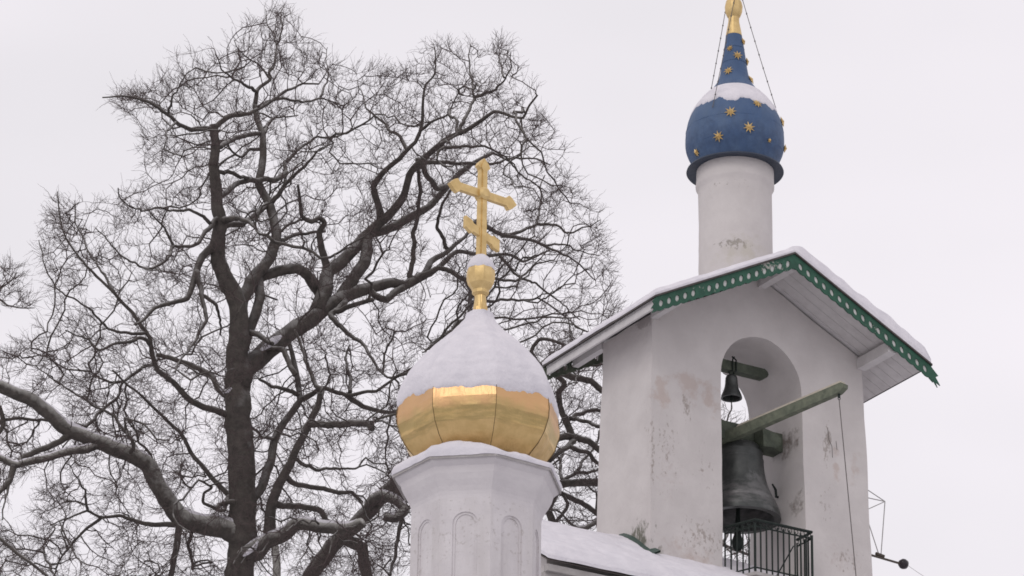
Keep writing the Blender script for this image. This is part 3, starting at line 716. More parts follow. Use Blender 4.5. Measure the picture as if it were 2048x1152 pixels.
# metal collar sheet + snow on it
d = MB(); d.lathe([(GRr*.93, zc-.02), (GRr, zc-.022), (GRr*1.012, zc-.035), (GRr*1.012, zc-.005), (GRr*.80, zc+.07)], 8, ph=PH, caps=False); d.build('collar', M['greyboard'], tur)
def collar_snow():
    P = []; n = 128
    for k in range(n):
        ph = 2*PI*k/n; a = (math.sin(ph), -math.cos(ph)); r = []
        th = .095*(1+.6*noise.noise(Vector((a[0]*2.5, a[1]*2.5, 3)))+.15*noise.noise(Vector((a[0]*9, a[1]*9, 3))))
        th += .06*math.exp(-((math.remainder(ph, 2*PI)+.28)/.34)**2)+.03*math.exp(-((math.remainder(ph, 2*PI)+1.25)/.25)**2)
        sag = .02*noise.noise(Vector((a[0]*6, a[1]*6, 8)))
        for (q, h) in ((1.0, -.004), (1.022, -.006+sag*.5), (1.03, .035), (1.01, .075), (.96, .105), (.88, .125), (.78, .12), (.70, .10)):
            R = GRr*q; r.append((a[0]*octr(ph, R), a[1]*octr(ph, R), zc+(h*th/.085 if h > 0 else h)))
        P.append(r)
    m = MB(); m.grid(P, close_u=True, flip=False); return m
collar_snow().build('snow', M['snow'], tur, smooth=60)
# a flap of loose sheet at the left corner of the cornice
fx = MB(); P = []
for t in np.linspace(0, 1, 8):
    q = onY(786+26*t, 953+52*t-5*math.sin(PI*t), 47.95)-GX0; P.append([tuple(q), tuple(q+np.array([.035, .06, .012])), tuple(q+np.array([.035, .06, .03])), tuple(q+np.array([0, 0, .02]))])
fx.grid(P, close_v=True); fx.build('loose_trim', M['steel'], tur, smooth=40)
GP = [(118, 935), (142, 912), (157, 890), (165.5, 866), (167, 848), (162, 812), (155, 792), (146, 772), (133, 752), (113, 729), (90, 706), (67, 686), (46, 668), (30, 652), (20, 638), (15.5, 622), (12.5, 606), (11, 590)]
GPm = [(a*pm(b), tz(b)) for a, b in GP]; 
GPs = [GPm[i] for i in range(0)]+[p for i in range(6) for p in ((GPm[i][0]*(1-j/3)+GPm[i+1][0]*j/3, GPm[i][1]*(1-j/3)+GPm[i+1][1]*j/3) for j in range(3))]+smooth_prof(GPm[6:], 3)
# each gore a little hollow between its seams, sheet joints pressed into it
P = []; NS = 10; bands = [tz(806), tz(838)]
for (r, z) in GPs:
    row = []
    for k in range(8*NS):
        ph = PH+2*PI*k/(8*NS); f = (k % NS)/NS
        rr = octr(ph, r)+(.004+.006*noise.noise(Vector((k//NS*3.3, 1, 4))))*math.sin(PI*f)*min(1, r)
        w_ = sum(math.exp(-((z-b-.03*noise.noise(Vector((ph*2, 0, b))))/.035)**2) for b in bands[1:])
        rr -= .007*w_*math.sin(PI*f)**.5
        rr += .011*noise.noise(Vector((ph*4.5, z*6, 0)))+.004*noise.noise(Vector((ph*13, z*16, 3)))*min(1, r*2)
        row.append((rr*math.sin(ph), -rr*math.cos(ph), z))
    P.append(row)
d = MB(); d.grid(P, close_v=True, flip=True)
gd = M['gold'].copy(); gd.name = 'gold_dome_sheet'
n_ = gd.node_tree.nodes; l_ = gd.node_tree.links; bpn = [q for q in n_ if q.type == 'BUMP'][0]; tcn = [q for q in n_ if q.type == 'TEX_COORD'][0]
wv = n_.new('ShaderNodeTexNoise'); wv.inputs['Scale'].default_value = 1; wv.inputs['Detail'].default_value = 3; mpn = n_.new('ShaderNodeMapping'); mpn.inputs['Scale'].default_value = (34, 34, 2)
l_.new(tcn.outputs['Object'], mpn.inputs['Vector']); l_.new(mpn.outputs['Vector'], wv.inputs['Vector'])
l_.new(math_node(n_, l_, 'ADD', wv.outputs['Fac'], math_node(n_, l_, 'MULTIPLY', bpn.inputs['Height'].links[0].from_socket, .6)), bpn.inputs['Height']); bpn.inputs['Strength'].default_value = .22
overlay(gd, (.45, .34, .15), [(0, 0, tz(872), 4, 4, .22, 1.)], 2.2, .56, .2, .8, (1, 1, 7))
overlay(gd, (.64, .38, .20), [(0, 0, tz(836), 4, 4, .24, 1.3)], 3, .44, .35, .75)
gdome = d.build('dome', gd, tur, smooth=12)
for k in range(8):
    ph = PH+k*PI/4; d = MB(); d.tube([((r+.004)*math.sin(ph), -(r+.004)*math.cos(ph), z) for r, z in GPs[:42]], .0038, 5); d.build('seam', mat('seam_gold', (.16, .11, .05), .6, .5), gdome)
def zlo_g(ph):
    a = (ph-PH) % (PI/4); f = a/(PI/4)
    y = 785-7*math.sin(PI*f)+9*noise.noise(Vector((math.sin(ph)*4, math.cos(ph)*4, 1)))+4*noise.noise(Vector((math.sin(ph)*18, math.cos(ph)*18, 1)))
    # further down on the sides, higher on the face towards the viewer
    return tz(y+45+9*max(0, math.cos(ph)))
m = snow_shell(lambda ph, z: octr(ph, interp(GPm, z))*(.985) , tz(628), zlo_g, .06, 240, 40, 9, (0, 0), True, .45)
m.build('snow', M['snow'], tur, smooth=70)
# neck, ball with snow, cross
d = MB(); d.lathe([(20*pm(620), tz(650)), (15.5*pm(620), tz(634)), (11*pm(600), tz(592)), (11*pm(600), tz(586))], 12); d.build('neck', gl, tur, smooth=30)
d = MB(); d.lathe([(12*pm(590), tz(592)), (17*pm(590), tz(588)), (17*pm(590), tz(582)), (20*pm(570), tz(577)), (25.5*pm(570), tz(570)), (28.5*pm(560), tz(560)), (29*pm(560), tz(550)), (28*pm(560), tz(541)), (24*pm(550), tz(533)), (12*pm(550), tz(524))], 10, ph=.2); d.build('ball', gl, tur, smooth=15)
d = MB(); d.lathe([(27*pm(540), tz(541)), (28*pm(540), tz(536)), (25*pm(530), tz(526)), (18*pm(530), tz(517)), (10*pm(520), tz(511)), (3*pm(520), tz(509))], 24); d.v = [tuple(wob(p, .012, 6)) for p in d.v]; d.build('snow', M['snow'], tur, smooth=70)
gcx = onY(965, 420, 48.)[0]-GC[0]
crs = bpy.data.objects.new('cross', None); COL.objects.link(crs); crs.parent = tur
cross_parts(crs, 0, 0, tz(520, 964), tz(318, 966)-tz(520, 964), math.radians(38), gl, 1.0)

# ================================================================== TREES
def catmull(pts, k):
    P = [np.array(p, float) for p in pts]; out = []
    for i in range(len(P)-1):
        p0, p1, p2, p3 = P[max(i-1, 0)], P[i], P[i+1], P[min(i+2, len(P)-1)]
        for j in range(k):
            t = j/k; out.append(.5*((2*p1)+(p2-p0)*t+(2*p0-5*p1+4*p2-p3)*t*t+(3*p1-p0-3*p2+p3)*t**3))
    out.append(P[-1]); return np.array(out)
class Tree:
    def __init__(s, Y, seed): s.Y = Y; s.lim = []; s.px = np.zeros((0, 3)); s.rg = np.random.default_rng(seed)
    def limb(s, pts, r0, r1, dY=None, Y0=None, snow=0, name='limb', sides=10):
        """pts: outline traced in image pixels; dY: how far the limb reaches towards (-) or away from (+) the viewer"""
        pts = np.array(pts, float); n = len(pts)
        def near(p):
            if len(s.px) == 0: return None
            d = np.hypot(s.px[:, 0]-p[0], s.px[:, 1]-p[1]); i = d.argmin()
            return s.px[i, 2] if d[i] < 30 else None
        def snap(p):
            if len(s.px) == 0: return None
            d = np.hypot(s.px[:, 0]-p[0], s.px[:, 1]-p[1]); i = d.argmin(); return s.px[i, :2] if 4 < d[i] < 34 else None
        if Y0 is None:
            q0 = snap(pts[0])
            if q0 is not None: pts = np.vstack([q0, pts])
        if dY is None:
            q0 = snap(pts[-1])
            if q0 is not None: pts = np.vstack([pts, q0])
        n = len(pts)
        ya = Y0 if Y0 is not None else near(pts[0]); ya = s.Y if ya is None else ya
        if dY is None:
            e = near(pts[-1]); yb = e if e is not None else ya+s.rg.uniform(-2, 2)
        else: yb = ya+dY
        seg = np.concatenate([[0], np.cumsum(np.hypot(*np.diff(pts, axis=0).T))]); t = seg/seg[-1]
        Y = ya+(yb-ya)*t+(np.sin(t*PI)*s.rg.uniform(-.3, .3))
        rr = (r0+(r1-r0)*t**.75)*(.9 if r0 < 22 else .95)
        q = catmull(np.column_stack([pts, Y, rr]), 4)
        f_ = 4 if len(q) > 30 else 8; q = catmull(np.column_stack([pts, Y, rr]), f_)
        k_ = np.arange(len(q))/f_; ql = np.column_stack([np.interp(k_, np.arange(n), c_) for c_ in (pts[:, 0], pts[:, 1])]); q[:, :2] = .55*q[:, :2]+.45*ql
        W = np.array([onY(a, b, c) for a, b, c, _ in q]); R = np.array([x[3]*((W[i]-CAM)@Fv)/FPX for i, x in enumerate(q)])
        # small kinks
        thin = min(1, max(0, (12-r0)/8)); E = np.sin(np.linspace(0, PI, len(W)))**.5
        W += np.array([np.array(noise.noise_vector(Vector(w*2.3)))*min(.05, R[i]*.35) for i, w in enumerate(W)])
        W += np.array([(np.array(noise.noise_vector(Vector(w*1.9+np.array([7, 0, 0]))))*.055+np.array(noise.noise_vector(Vector(w*4.7)))*.05+np.array(noise.noise_vector(Vector(w*11)))*.018)*thin*E[i] for i, w in enumerate(W)])
        R = np.maximum(R, .004)
        s.px = np.vstack([s.px, q[:, :3]]); s.lim.append((W, R, snow, name, sides))
def seg_mesh(groups, name, mats, parent):
    """groups = (A, B, RA, RB, sides, material index): tapered pieces of thin wood joined into one mesh"""
    VV, LS, LI, MI = [], [], [], []; off = 0
    for A, B, RA, RB, n, mi in groups:
        k = len(A)
        if k == 0: continue
        D = B-A; D /= np.maximum(np.linalg.norm(D, axis=1, keepdims=True), 1e-9)
        up = np.tile([0.13, .29, .95], (k, 1)); X = np.cross(D, up); X /= np.maximum(np.linalg.norm(X, axis=1, keepdims=True), 1e-9); Y = np.cross(D, X)
        V = np.zeros((k, 2, n, 3))
        for j in range(n):
            a = 2*PI*j/n; d = X*math.cos(a)+Y*math.sin(a); V[:, 0, j] = A+d*RA[:, None]; V[:, 1, j] = B+d*RB[:, None]
        base = off+np.arange(k)[:, None]*2*n; F = []
        for j in range(n): F.append(np.concatenate([base+j, base+(j+1) % n, base+n+(j+1) % n, base+n+j], axis=1))
        F = np.stack(F, 1).reshape(-1, 4); VV.append(V.reshape(-1, 3)); LI.append(F); MI.append(np.full(len(F), mi, np.int32)); off += k*2*n
    V = np.vstack(VV); F = np.vstack(LI)
    me = bpy.data.meshes.new(name); me.vertices.add(len(V)); me.vertices.foreach_set('co', V.ravel())
    me.loops.add(F.size); me.loops.foreach_set('vertex_index', F.ravel().astype(np.int32)); me.polygons.add(len(F))
    me.polygons.foreach_set('loop_start', np.arange(0, F.size, 4, dtype=np.int32)); me.polygons.foreach_set('loop_total', np.full(len(F), 4, np.int32))
    for m in mats: me.materials.append(m)
    me.polygons.foreach_set('material_index', np.concatenate(MI)); me.polygons.foreach_set('use_smooth', [True]*len(F)); me.update(calc_edges=True)
    return link_obj(name, me, parent)
def inpoly(P, poly):
    x, y = P[:, 0], P[:, 1]; c = np.zeros(len(P), bool); j = len(poly)-1
    for i in range(len(poly)):
        xi, yi = poly[i]; xj, yj = poly[j]
        with np.errstate(divide='ignore', invalid='ignore'):
            c ^= ((yi > y) != (yj > y)) & (x < (xj-xi)*(y-yi)/(yj-yi+1e-12)+xi)
        j = i
    return c
def colonise(seeds, A, rg, cen, step=.115, infl=1.7, kill=.2, iters=90, jit=.27, maxn=60000):
    nodes = [seeds]; par = [np.full(len(seeds), -1)]; N_ = len(seeds)
    allp = np.zeros((maxn+6000, 3)); allp[:N_] = seeds; parent = np.full(maxn+6000, -1); kids = np.zeros(maxn+6000, int); kids[:N_] = -1
    dirs = np.zeros((maxn+6000, 3))
    best = np.full(len(A), 1e9); bi = np.zeros(len(A), int); alive = np.ones(len(A), bool)
    def upd(lo, hi):
        idx = np.where(alive)[0]; Q = allp[lo:hi]
        for c in range(0, len(idx), 4000):
            ii = idx[c:c+4000]; a = A[ii]
            d2 = (a**2).sum(1)[:, None]+(Q**2).sum(1)[None]-2*a@Q.T; j = d2.argmin(1); d = np.sqrt(np.maximum(d2[np.arange(len(ii)), j], 0))
            m = d < best[ii]; best[ii[m]] = d[m]; bi[ii[m]] = lo+j[m]
    upd(0, N_); alive &= best > kill
    for it in range(iters):
        m = alive & (best < infl)
        if not m.any(): break
        ii = np.where(m)[0]; nb = bi[ii]; d = A[ii]-allp[nb]; d /= np.maximum(np.linalg.norm(d, axis=1, keepdims=True), 1e-9)
        acc = np.zeros((N_, 3)); np.add.at(acc, nb, d); g = np.unique(nb); g = g[kids[g] < 3]
        if len(g) == 0: break
        v = acc[g]; v /= np.maximum(np.linalg.norm(v, axis=1, keepdims=True), 1e-9)
        ov = allp[g]-cen; ov /= np.linalg.norm(ov, axis=1, keepdims=True); v = v+dirs[g]*.55+ov*.18+rg.normal(0, jit, (len(g), 3)); v /= np.linalg.norm(v, axis=1, keepdims=True)
        if N_+len(g) > maxn: break
        allp[N_:N_+len(g)] = allp[g]+v*step; parent[N_:N_+len(g)] = g; dirs[N_:N_+len(g)] = v; kids[g] += 1
        upd(N_, N_+len(g)); N_ += len(g); alive &= best > kill
    return allp[:N_], parent[:N_], dirs[:N_], len(seeds)
def finish_tree(t, rootname, label, polys, nattr, thick, voids=(), group=None, base=None, cut=None, twigs=2.0, rtip=.0042, cpx=(600, 820), kill=.2):
    b = base; R = root(rootname, label, 'tree', b, 0, group); b = np.array(b)
    seeds = []; sr = []
    for W, Rr, snow, name, sides in t.lim:
        d = MB(); d.tube([Vector(p-b) for p in W], list(Rr), sides, jit=.15 if Rr.max() > .06 else .1)
        o = d.build(name, M['frosted'] if snow else M['bark'], R, smooth=180)
        if snow:
            d = MB(); k0 = 0; pts = []; rr = []
            for i, (p, r) in enumerate(zip(W, Rr)):
                f = .5+.5*noise.noise(Vector(p*1.3)); e = min(1, min(i, len(W)-1-i)/2)
                pts.append(Vector(p-b)+Vector((0, -.0, r*(.40+.2*f*snow)))); rr.append(max(.002, r*(.70+.14*f)*e))
            d.tube(pts, rr, 8); d.build('snow', M['snow'], o, smooth=180)
        L_ = np.concatenate([[0], np.cumsum(np.linalg.norm(np.diff(W, axis=0), axis=1))]); s = np.arange(0, L_[-1], .14)
        q = np.column_stack([np.interp(s, L_, W[:, k]) for k in range(3)]); seeds.append(q); sr.append(np.interp(s, L_, Rr))
    seeds = np.vstack(seeds); sr = np.concatenate(sr)
    keep = sr < .17; seeds = seeds[keep]; sr = sr[keep]
    # attractors in the crown volume
    A_ = []
    for poly, n in polys:
        poly = np.array(poly, float); lo, hi = poly.min(0), poly.max(0); got = 0
        c = poly.mean(0); sz = (hi-lo)/2
        while got < n:
            q = lo+(hi-lo)*t.rg.random((4*n, 2)); q = q[inpoly(q, poly)]
            for vx, vy, vr in voids: q = q[np.hypot(q[:, 0]-vx, q[:, 1]-vy) > vr]
            cl = np.array([noise.noise(Vector((a/75, b_/75, t.Y)))+.6*noise.noise(Vector((a/28, b_/28, 3))) for a, b_ in q]); q = q[t.rg.random(len(q)) < np.clip(.55+1.1*cl, .08, 1)]
            q = q[:n-got]; got += len(q)
            e = np.clip(1-(((q-c)/sz)**2).sum(1)*.55, .12, 1)**.5
            e = e[:len(q)]
            Y = t.Y+t.rg.uniform(-1, 1, len(q))*thick*e
            A_.append(np.array([onY(a, b_, y) for (a, b_), y in zip(q, Y)]))
    A_ = np.vstack(A_)
    cen = onY(cpx[0], cpx[1], t.Y); PA, pa, dA, ns = colonise(seeds, A_[::7], t.rg, cen, step=.2, infl=2.4, kill=.42, iters=45, jit=.5)
    # split the coarse wood so that fine shoots can leave it anywhere
    P, par, dirs, nsB = colonise(PA, A_, t.rg, cen, kill=kill)
    par = par.copy(); par[:len(pa)] = pa; dirs[:len(dA)] = dA
    n = len(P); w = np.zeros(n); nk = np.zeros(n, int)
    np.add.at(nk, par[ns:], 1)
    w[nk == 0] = rtip**2.15
    for i in range(n-1, ns-1, -1):
        if w[i] == 0: w[i] = rtip**2.15
        w[par[i]] += w[i]
    r = w**(1/2.15); r[ns:nsB] = np.maximum(r[ns:nsB]*1.15, .0085)
    i = np.arange(ns, n); pr = par[i]; ra = np.where(pr < ns, np.minimum(r[i]*1.25, np.maximum(sr[np.minimum(pr, ns-1)]*.8, .006)), r[pr]); ra = np.minimum(ra, r[i]*1.5+.002)
    Al, Bl, Ra, Rb = [P[pr]], [P[i]], [ra], [r[i]]
    big = r[i] > .012
    sm = ~big
    TA, TBb, TRa, TRb = [P[pr][sm]], [P[i][sm]], [ra[sm]], [r[i][sm]]
    # twigs: short crooked shoots with side twiglets off the thin wood
    src = i[(r[i] < .0125)]
    k = int(len(src)*twigs); src = t.rg.choice(src, k)
    p = P[src].copy(); ov = p-cen; ov /= np.linalg.norm(ov, axis=1, keepdims=True); ov[:, 2] += .25
    d = dirs[src]*.55+ov*.6+t.rg.normal(0, .55, (k, 3)); d /= np.linalg.norm(d, axis=1, keepdims=True)
    ln = t.rg.uniform(.045, .085, k); ln[t.rg.random(k) < .10] *= 1.6; rad = np.full(k, .0040)
    for sg in range(4):
        q = p+d*ln[:, None]; TA.append(p); TBb.append(q); TRa.append(rad.copy()); TRb.append(rad*.85); rad = rad*.85
        m = t.rg.random(k) < .55
        sd_ = d[m]+t.rg.normal(0, .5, (m.sum(), 3)); sd_ /= np.linalg.norm(sd_, axis=1, keepdims=True)
        TA.append(q[m]); TBb.append(q[m]+sd_*t.rg.uniform(.04, .12, m.sum())[:, None]); TRa.append(rad[m]*.8); TRb.append(rad[m]*.5)
        p = q; d = d+t.rg.normal(0, .25, (k, 3)); d[:, 2] += .05; d /= np.linalg.norm(d, axis=1, keepdims=True)
    TA = np.vstack(TA); TBb = np.vstack(TBb); TRa = np.concatenate(TRa); TRb = np.concatenate(TRb)
    seg_mesh([(P[pr][big]-b, P[i][big]-b, ra[big], r[i][big], 6, 0), (TA-b, TBb-b, TRa, TRb, 3, 1)], 'crown', [M['bark'], M['twig']], R)
    print(rootname, 'nodes', n, 'twig segments', len(TA))
    return R

G = 'bare oaks behind the church roofs'
T = Tree(72., 5)
base1 = onY(478, 1152, 72.); base1 = np.array([base1[0]-.1, 72., gh(base1[0], 72)])
# trunk
xg = base1; Tb = proj(np.array([base1[0], 72, base1[2]]))
T.limb([tuple(Tb), (476, 1500), (481, 1250), (483, 1110), (484, 980), (480, 870), (476, 800), (474, 745)], 46, 27, 0, 72., name='trunk', sides=16)
LB = T.limb
LB([(476, 775), (477, 700), (478, 652), (474, 605), (452, 562), (434, 519), (438, 476), (440, 444), (432, 405), (428, 359), (430, 300), (429, 272), (427, 250)], 27, 9, -1.2, sides=14)
LB([(474, 640), (487, 597), (500, 566), (522, 540), (545, 507), (552, 468), (545, 429), (537, 405), (518, 370), (522, 339), (526, 304), (525, 273), (513, 237), (510, 208)], 17, 6, 1.6, sides=12)
LB([(427, 258), (407, 256), (382, 260), (352, 243), (330, 225), (300, 207), (270, 196), (236, 190), (205, 195)], 7, 1.5, -2)
LB([(430, 256), (440, 246), (464, 231), (497, 225), (543, 200), (582, 176), (607, 167), (638, 168)], 6.5, 2, 1)
LB([(352, 243), (334, 262), (330, 285)], 3, 1, -1); LB([(338, 222), (350, 190), (365, 165), (378, 140)], 3.5, 1, -1)
LB([(510, 212), (517, 180), (540, 158), (537, 146), (549, 122), (552, 94), (549, 74), (534, 49), (531, 18)], 5.5, 1, 1)
LB([(552, 90), (564, 68), (563, 27), (569, 9)], 2.5, .8, .5); LB([(540, 158), (520, 132), (500, 118), (480, 100), (468, 80)], 3, .8, -1)
LB([(513, 182), (490, 170), (460, 152), (445, 140), (430, 108)], 4.5, 1, -2)
LB([(513, 215), (548, 198), (600, 200), (640, 198), (690, 212)], 5, 1.2, 2)
LB([(640, 198), (655, 160), (654, 120), (655, 95)], 3, .8, 1)
LB([(523, 268), (505, 268), (470, 276), (440, 295)], 5, 6, None); LB([(525, 268), (540, 245), (565, 232), (597, 230)], 4.5, 1.2, 1.5)
LB([(514, 298), (500, 298), (478, 316), (462, 302), (455, 285)], 4.5, 2, -.5)
LB([(551, 362), (573, 347), (570, 325), (592, 304), (619, 283), (637, 273), (662, 276), (680, 270), (706, 258)], 6, 1.5, 2.2)
LB([(440, 392), (475, 366), (506, 362), (525, 360), (553, 359), (574, 345)], 6, 6, None)
LB([(545, 405), (565, 378), (600, 339), (639, 300), (668, 285)], 6.5, 1.5, -1.5)
LB([(430, 345), (450, 345), (480, 352), (518, 365)], 5, 4, None); LB([(440, 440), (470, 436), (500, 445), (520, 470)], 9, 3, -1.2)
LB([(440, 450), (487, 448), (518, 425), (537, 407)], 7, 6, None)
LB([(553, 484), (584, 472), (631, 466), (650, 462)], 5, 3, 1.2)
LB([(549, 470), (575, 450), (610, 440), (640, 445)], 4, 2, 1)
# left side of the first leader
LB([(428, 440), (422, 449), (399, 480), (378, 493), (347, 491), (333, 470), (322, 448), (300, 425)], 6.5, 1.5, -2)
LB([(424, 449), (399, 428), (375, 420), (312, 420), (271, 416), (243, 397), (236, 376)], 4.5, 1.2, -2.4)
LB([(347, 491), (335, 515), (310, 535), (270, 530), (240, 510), (215, 480), (190, 455)], 4, 1.2, -1.5)
LB([(432, 480), (424, 494), (403, 515), (389, 560), (375, 595), (351, 604), (309, 616), (288, 640), (270, 650)], 11, 3, -1.2)
LB([(396, 545), (404, 585), (411, 647), (398, 670), (383, 693), (361, 720), (350, 745)], 7, 2, -1.5)
LB([(404, 590), (430, 607), (442, 640), (440, 670)], 5, 2, 1)
LB([(456, 590), (480, 592), (520, 588), (555, 600)], 3.5, 2, 1)
# third stem and arch
LB([(486, 700), (496, 667), (510, 632), (518, 597), (519, 560), (537, 548), (561, 538), (592, 536), (616, 552), (639, 589), (645, 610)], 11, 12, 1.6, sides=12)
LB([(496, 665), (520, 672), (545, 688)], 8, 5, -.6)
# right limb
T.limb([(474, 770), (491, 736), (526, 706), (569, 675), (616, 644), (659, 612), (694, 591), (741, 575), (780, 566), (811, 570), (850, 550)], 26, 9, 2.2, sides=14)
LB([(735, 577), (752, 592), (775, 598), (795, 584), (815, 570)], 8, 8, None)
LB([(845, 552), (863, 521), (896, 502), (932, 472), (945, 447), (970, 430)], 9, 2, 1.2)
LB([(825, 563), (870, 540), (912, 505), (953, 508), (981, 512), (1014, 510), (1047, 522), (1075, 512), (1100, 500)], 8, 2, 2)
LB([(998, 512), (1026, 545), (1055, 560), (1080, 575), (1120, 602), (1160, 640)], 4, 1.2, 1.5)
LB([(636, 625), (651, 573), (659, 542), (682, 523), (709, 495), (733, 472), (772, 460), (803, 446), (814, 439), (855, 414), (879, 390), (894, 374), (920, 345), (945, 327), (985, 305)], 19, 4, 2.5, sides=12)
LB([(655, 545), (643, 500), (639, 468), (651, 446), (640, 436), (623, 444), (604, 433), (600, 398), (596, 370)], 10, 3, -1)
LB([(680, 595), (702, 562), (729, 527), (735, 490), (733, 470)], 14, 13, None, sides=12)
LB([(733, 472), (760, 445), (787, 421), (808, 394), (819, 351), (835, 329), (863, 304), (896, 276), (933, 260), (961, 241), (990, 223), (1026, 233), (1047, 235), (1059, 211), (1075, 190)], 12, 2, -2.6, sides=12)
LB([(762, 443), (759, 415), (747, 374), (765, 345), (798, 317), (831, 284), (843, 255), (845, 202), (851, 170), (869, 149), (871, 113), (867, 88)], 9.5, 1, -2)
LB([(840, 262), (863, 243), (896, 227), (912, 198), (918, 175)], 4, 1, -1)
LB([(915, 265), (924, 251), (937, 223), (949, 194), (945, 158), (937, 121), (941, 88)], 5, 1, 1)
LB([(949, 196), (965, 188), (994, 178), (1010, 153), (1022, 133), (1022, 104)], 4, 1, -1); LB([(1008, 155), (1000, 125), (996, 92)], 2.5, .8, 1)
LB([(815, 300), (798, 272), (773, 255), (737, 219), (720, 182), (715, 160)], 5, 1, 1)
LB([(828, 340), (855, 325), (904, 325), (953, 327), (986, 325), (1026, 317), (1067, 317), (1100, 330)], 6, 1.5, 2)
LB([(875, 293), (928, 294), (969, 292), (1002, 308), (1030, 330)], 5, 1.5, 1.5)
LB([(840, 318), (855, 353), (875, 376), (893, 374)], 6, 6, None)
LB([(818, 552), (822, 541), (829, 488), (831, 439), (839, 382), (837, 341)], 6, 4, None)
LB([(900, 500), (892, 492), (875, 455), (875, 431), (892, 398), (908, 370)], 5, 2.5, -1)
LB([(952, 448), (977, 455), (1006, 472), (1047, 459), (1075, 447), (1081, 406), (1081, 374), (1090, 350)], 6.5, 1.2, 1.5)
LB([(1003, 472), (1047, 474), (1088, 492), (1124, 508), (1161, 533), (1190, 560)], 5, 1.2, 1)
LB([(1075, 447), (1110, 452), (1132, 463), (1170, 455), (1200, 440)], 4, 1, -1)
LB([(1088, 492), (1120, 490), (1160, 500), (1200, 510)], 3, 1, 1)
LB([(985, 305), (1020, 330), (1050, 360), (1095, 385)], 3, 1, 1)
LB([(840, 555), (877, 534), (902, 541), (927, 559), (940, 587), (937, 637), (915, 644), (905, 660)], 6, 5, -1)
LB([(905, 660), (870, 680), (845, 705)], 4, 1.5, -1)
LB([(932, 560), (990, 559), (1027, 562), (1046, 550), (1077, 528), (1110, 520)], 5, 1.5, 1)
LB([(940, 590), (977, 603), (1027, 603), (1077, 600), (1110, 618), (1150, 650)], 4.5, 1.2, 1)
LB([(690, 605), (670, 625), (695, 615), (721, 605), (745, 600)], 7, 5, -1)
LB([(662, 632), (694, 667), (729, 694), (752, 734), (775, 755)], 7, 2.5, -1.4)
LB([(530, 700), (570, 700), (582, 735), (592, 750)], 7, 6, -.8)
# lower stems right of the trunk
LB([(492, 1030), (506, 1000), (522, 975), (537, 935), (553, 869), (576, 833), (600, 800), (596, 760), (584, 708), (575, 680)], 13, 5, 1.5, sides=12)
LB([(515, 1110), (535, 1070), (541, 1014), (557, 975), (580, 927), (600, 884), (620, 845), (636, 815), (640, 785)], 17, 6, -1.5, sides=12)
LB([(618, 848), (650, 850), (698, 849), (737, 848), (742, 858)], 8, 8, -.8)
LB([(622, 840), (647, 782), (635, 770), (616, 735), (604, 700), (590, 660)], 7, 3, 1)
LB([(598, 800), (630, 785), (651, 778), (690, 788), (753, 782), (784, 759), (839, 727)], 7, 2, -1)
LB([(600, 790), (570, 780), (540, 770), (518, 758)], 6, 3, -1); LB([(575, 835), (545, 880), (520, 870), (500, 850)], 5, 3, -1)
LB([(692, 788), (720, 810), (760, 822), (790, 826)], 7, 4, 1); LB([(700, 785), (705, 750), (690, 720), (700, 690)], 5, 2, 1)
LB([(605, 930), (640, 938), (680, 942), (710, 935), (732, 915)], 5, 2, 1)
LB([(590, 965), (625, 975), (670, 985), (705, 985), (725, 1005)], 7, 4, 1); LB([(560, 1010), (600, 1012), (640, 1020), (655, 1045)], 8, 6, 1)
T.limb([(470, 1120), (500, 1105), (529, 1084), (565, 1073), (592, 1049), (635, 1053), (700, 1055), (725, 1045)], 20, 12, -1.5, snow=1.0, sides=12)
# low limb to the left, snow along the top
T.limb([(478, 1075), (450, 1058), (392, 1047), (357, 1034), (322, 981), (296, 933), (253, 907), (192, 883), (139, 861), (96, 826), (52, 796), (0, 776), (-60, 760)], 23, 12, -2.5, snow=1.2, sides=14)
LB([(190, 890), (174, 898), (109, 911), (35, 929), (0, 916), (-40, 900)], 10, 7, -.6, snow=.8); LB([(135, 872), (100, 890), (44, 916)], 8, 6, None)
LB([(28, 930), (22, 960), (0, 981), (-25, 1000)], 8, 5, -.5); LB([(20, 965), (12, 1000), (5, 1040)], 3, 1.5, -.5)
LB([(0, 845), (10, 838), (60, 840), (110, 838), (150, 850)], 4, 3, .5); LB([(-30, 800), (0, 815), (6, 850), (-10, 880)], 7, 5, .5)
LB([(348, 1048), (288, 1046), (244, 1033), (205, 1033), (174, 1022), (131, 1038), (100, 1050)], 7, 1.5, -1)
LB([(176, 1022), (172, 990), (150, 945), (130, 925)], 3.5, 1, -1); LB([(205, 1033), (165, 1065), (120, 1120), (100, 1170)], 4, 1.5, 1)
LB([(360, 1050), (352, 1100), (340, 1160)], 9, 6, 1); LB([(385, 1052), (375, 1090), (385, 1140)], 5, 3, 1)
LB([(170, 852), (200, 824), (235, 794), (248, 763), (283, 737), (305, 730)], 5, 2, 1)
LB([(278, 912), (260, 870), (220, 826), (165, 798), (100, 755), (70, 730)], 5, 1.2, 1)
LB([(305, 920), (287, 894), (270, 859), (255, 840)], 4, 2, -1)
LB([(260, 903), (268, 888), (255, 870), (250, 850)], 5, 3, -1)
LB([(458, 990), (418, 950), (383, 902), (357, 859), (331, 833), (287, 794), (253, 768), (225, 740)], 7, 2, -1.6)
LB([(450, 1020), (410, 1010), (410, 985), (425, 975), (400, 960), (385, 975), (365, 965)], 5, 2, -1); LB([(440, 1005), (470, 1005)], 5, 5, 0)
LB([(452, 828), (409, 815), (375, 798), (344, 763), (314, 741), (305, 711), (300, 676), (278, 644), (257, 619), (229, 588), (194, 553), (156, 512), (132, 477), (121, 439), (115, 383)], 9, 1.2, -2.2, sides=10)
LB([(302, 690), (285, 675), (250, 682), (200, 700), (175, 680), (130, 660)], 5, 1.5, -1)
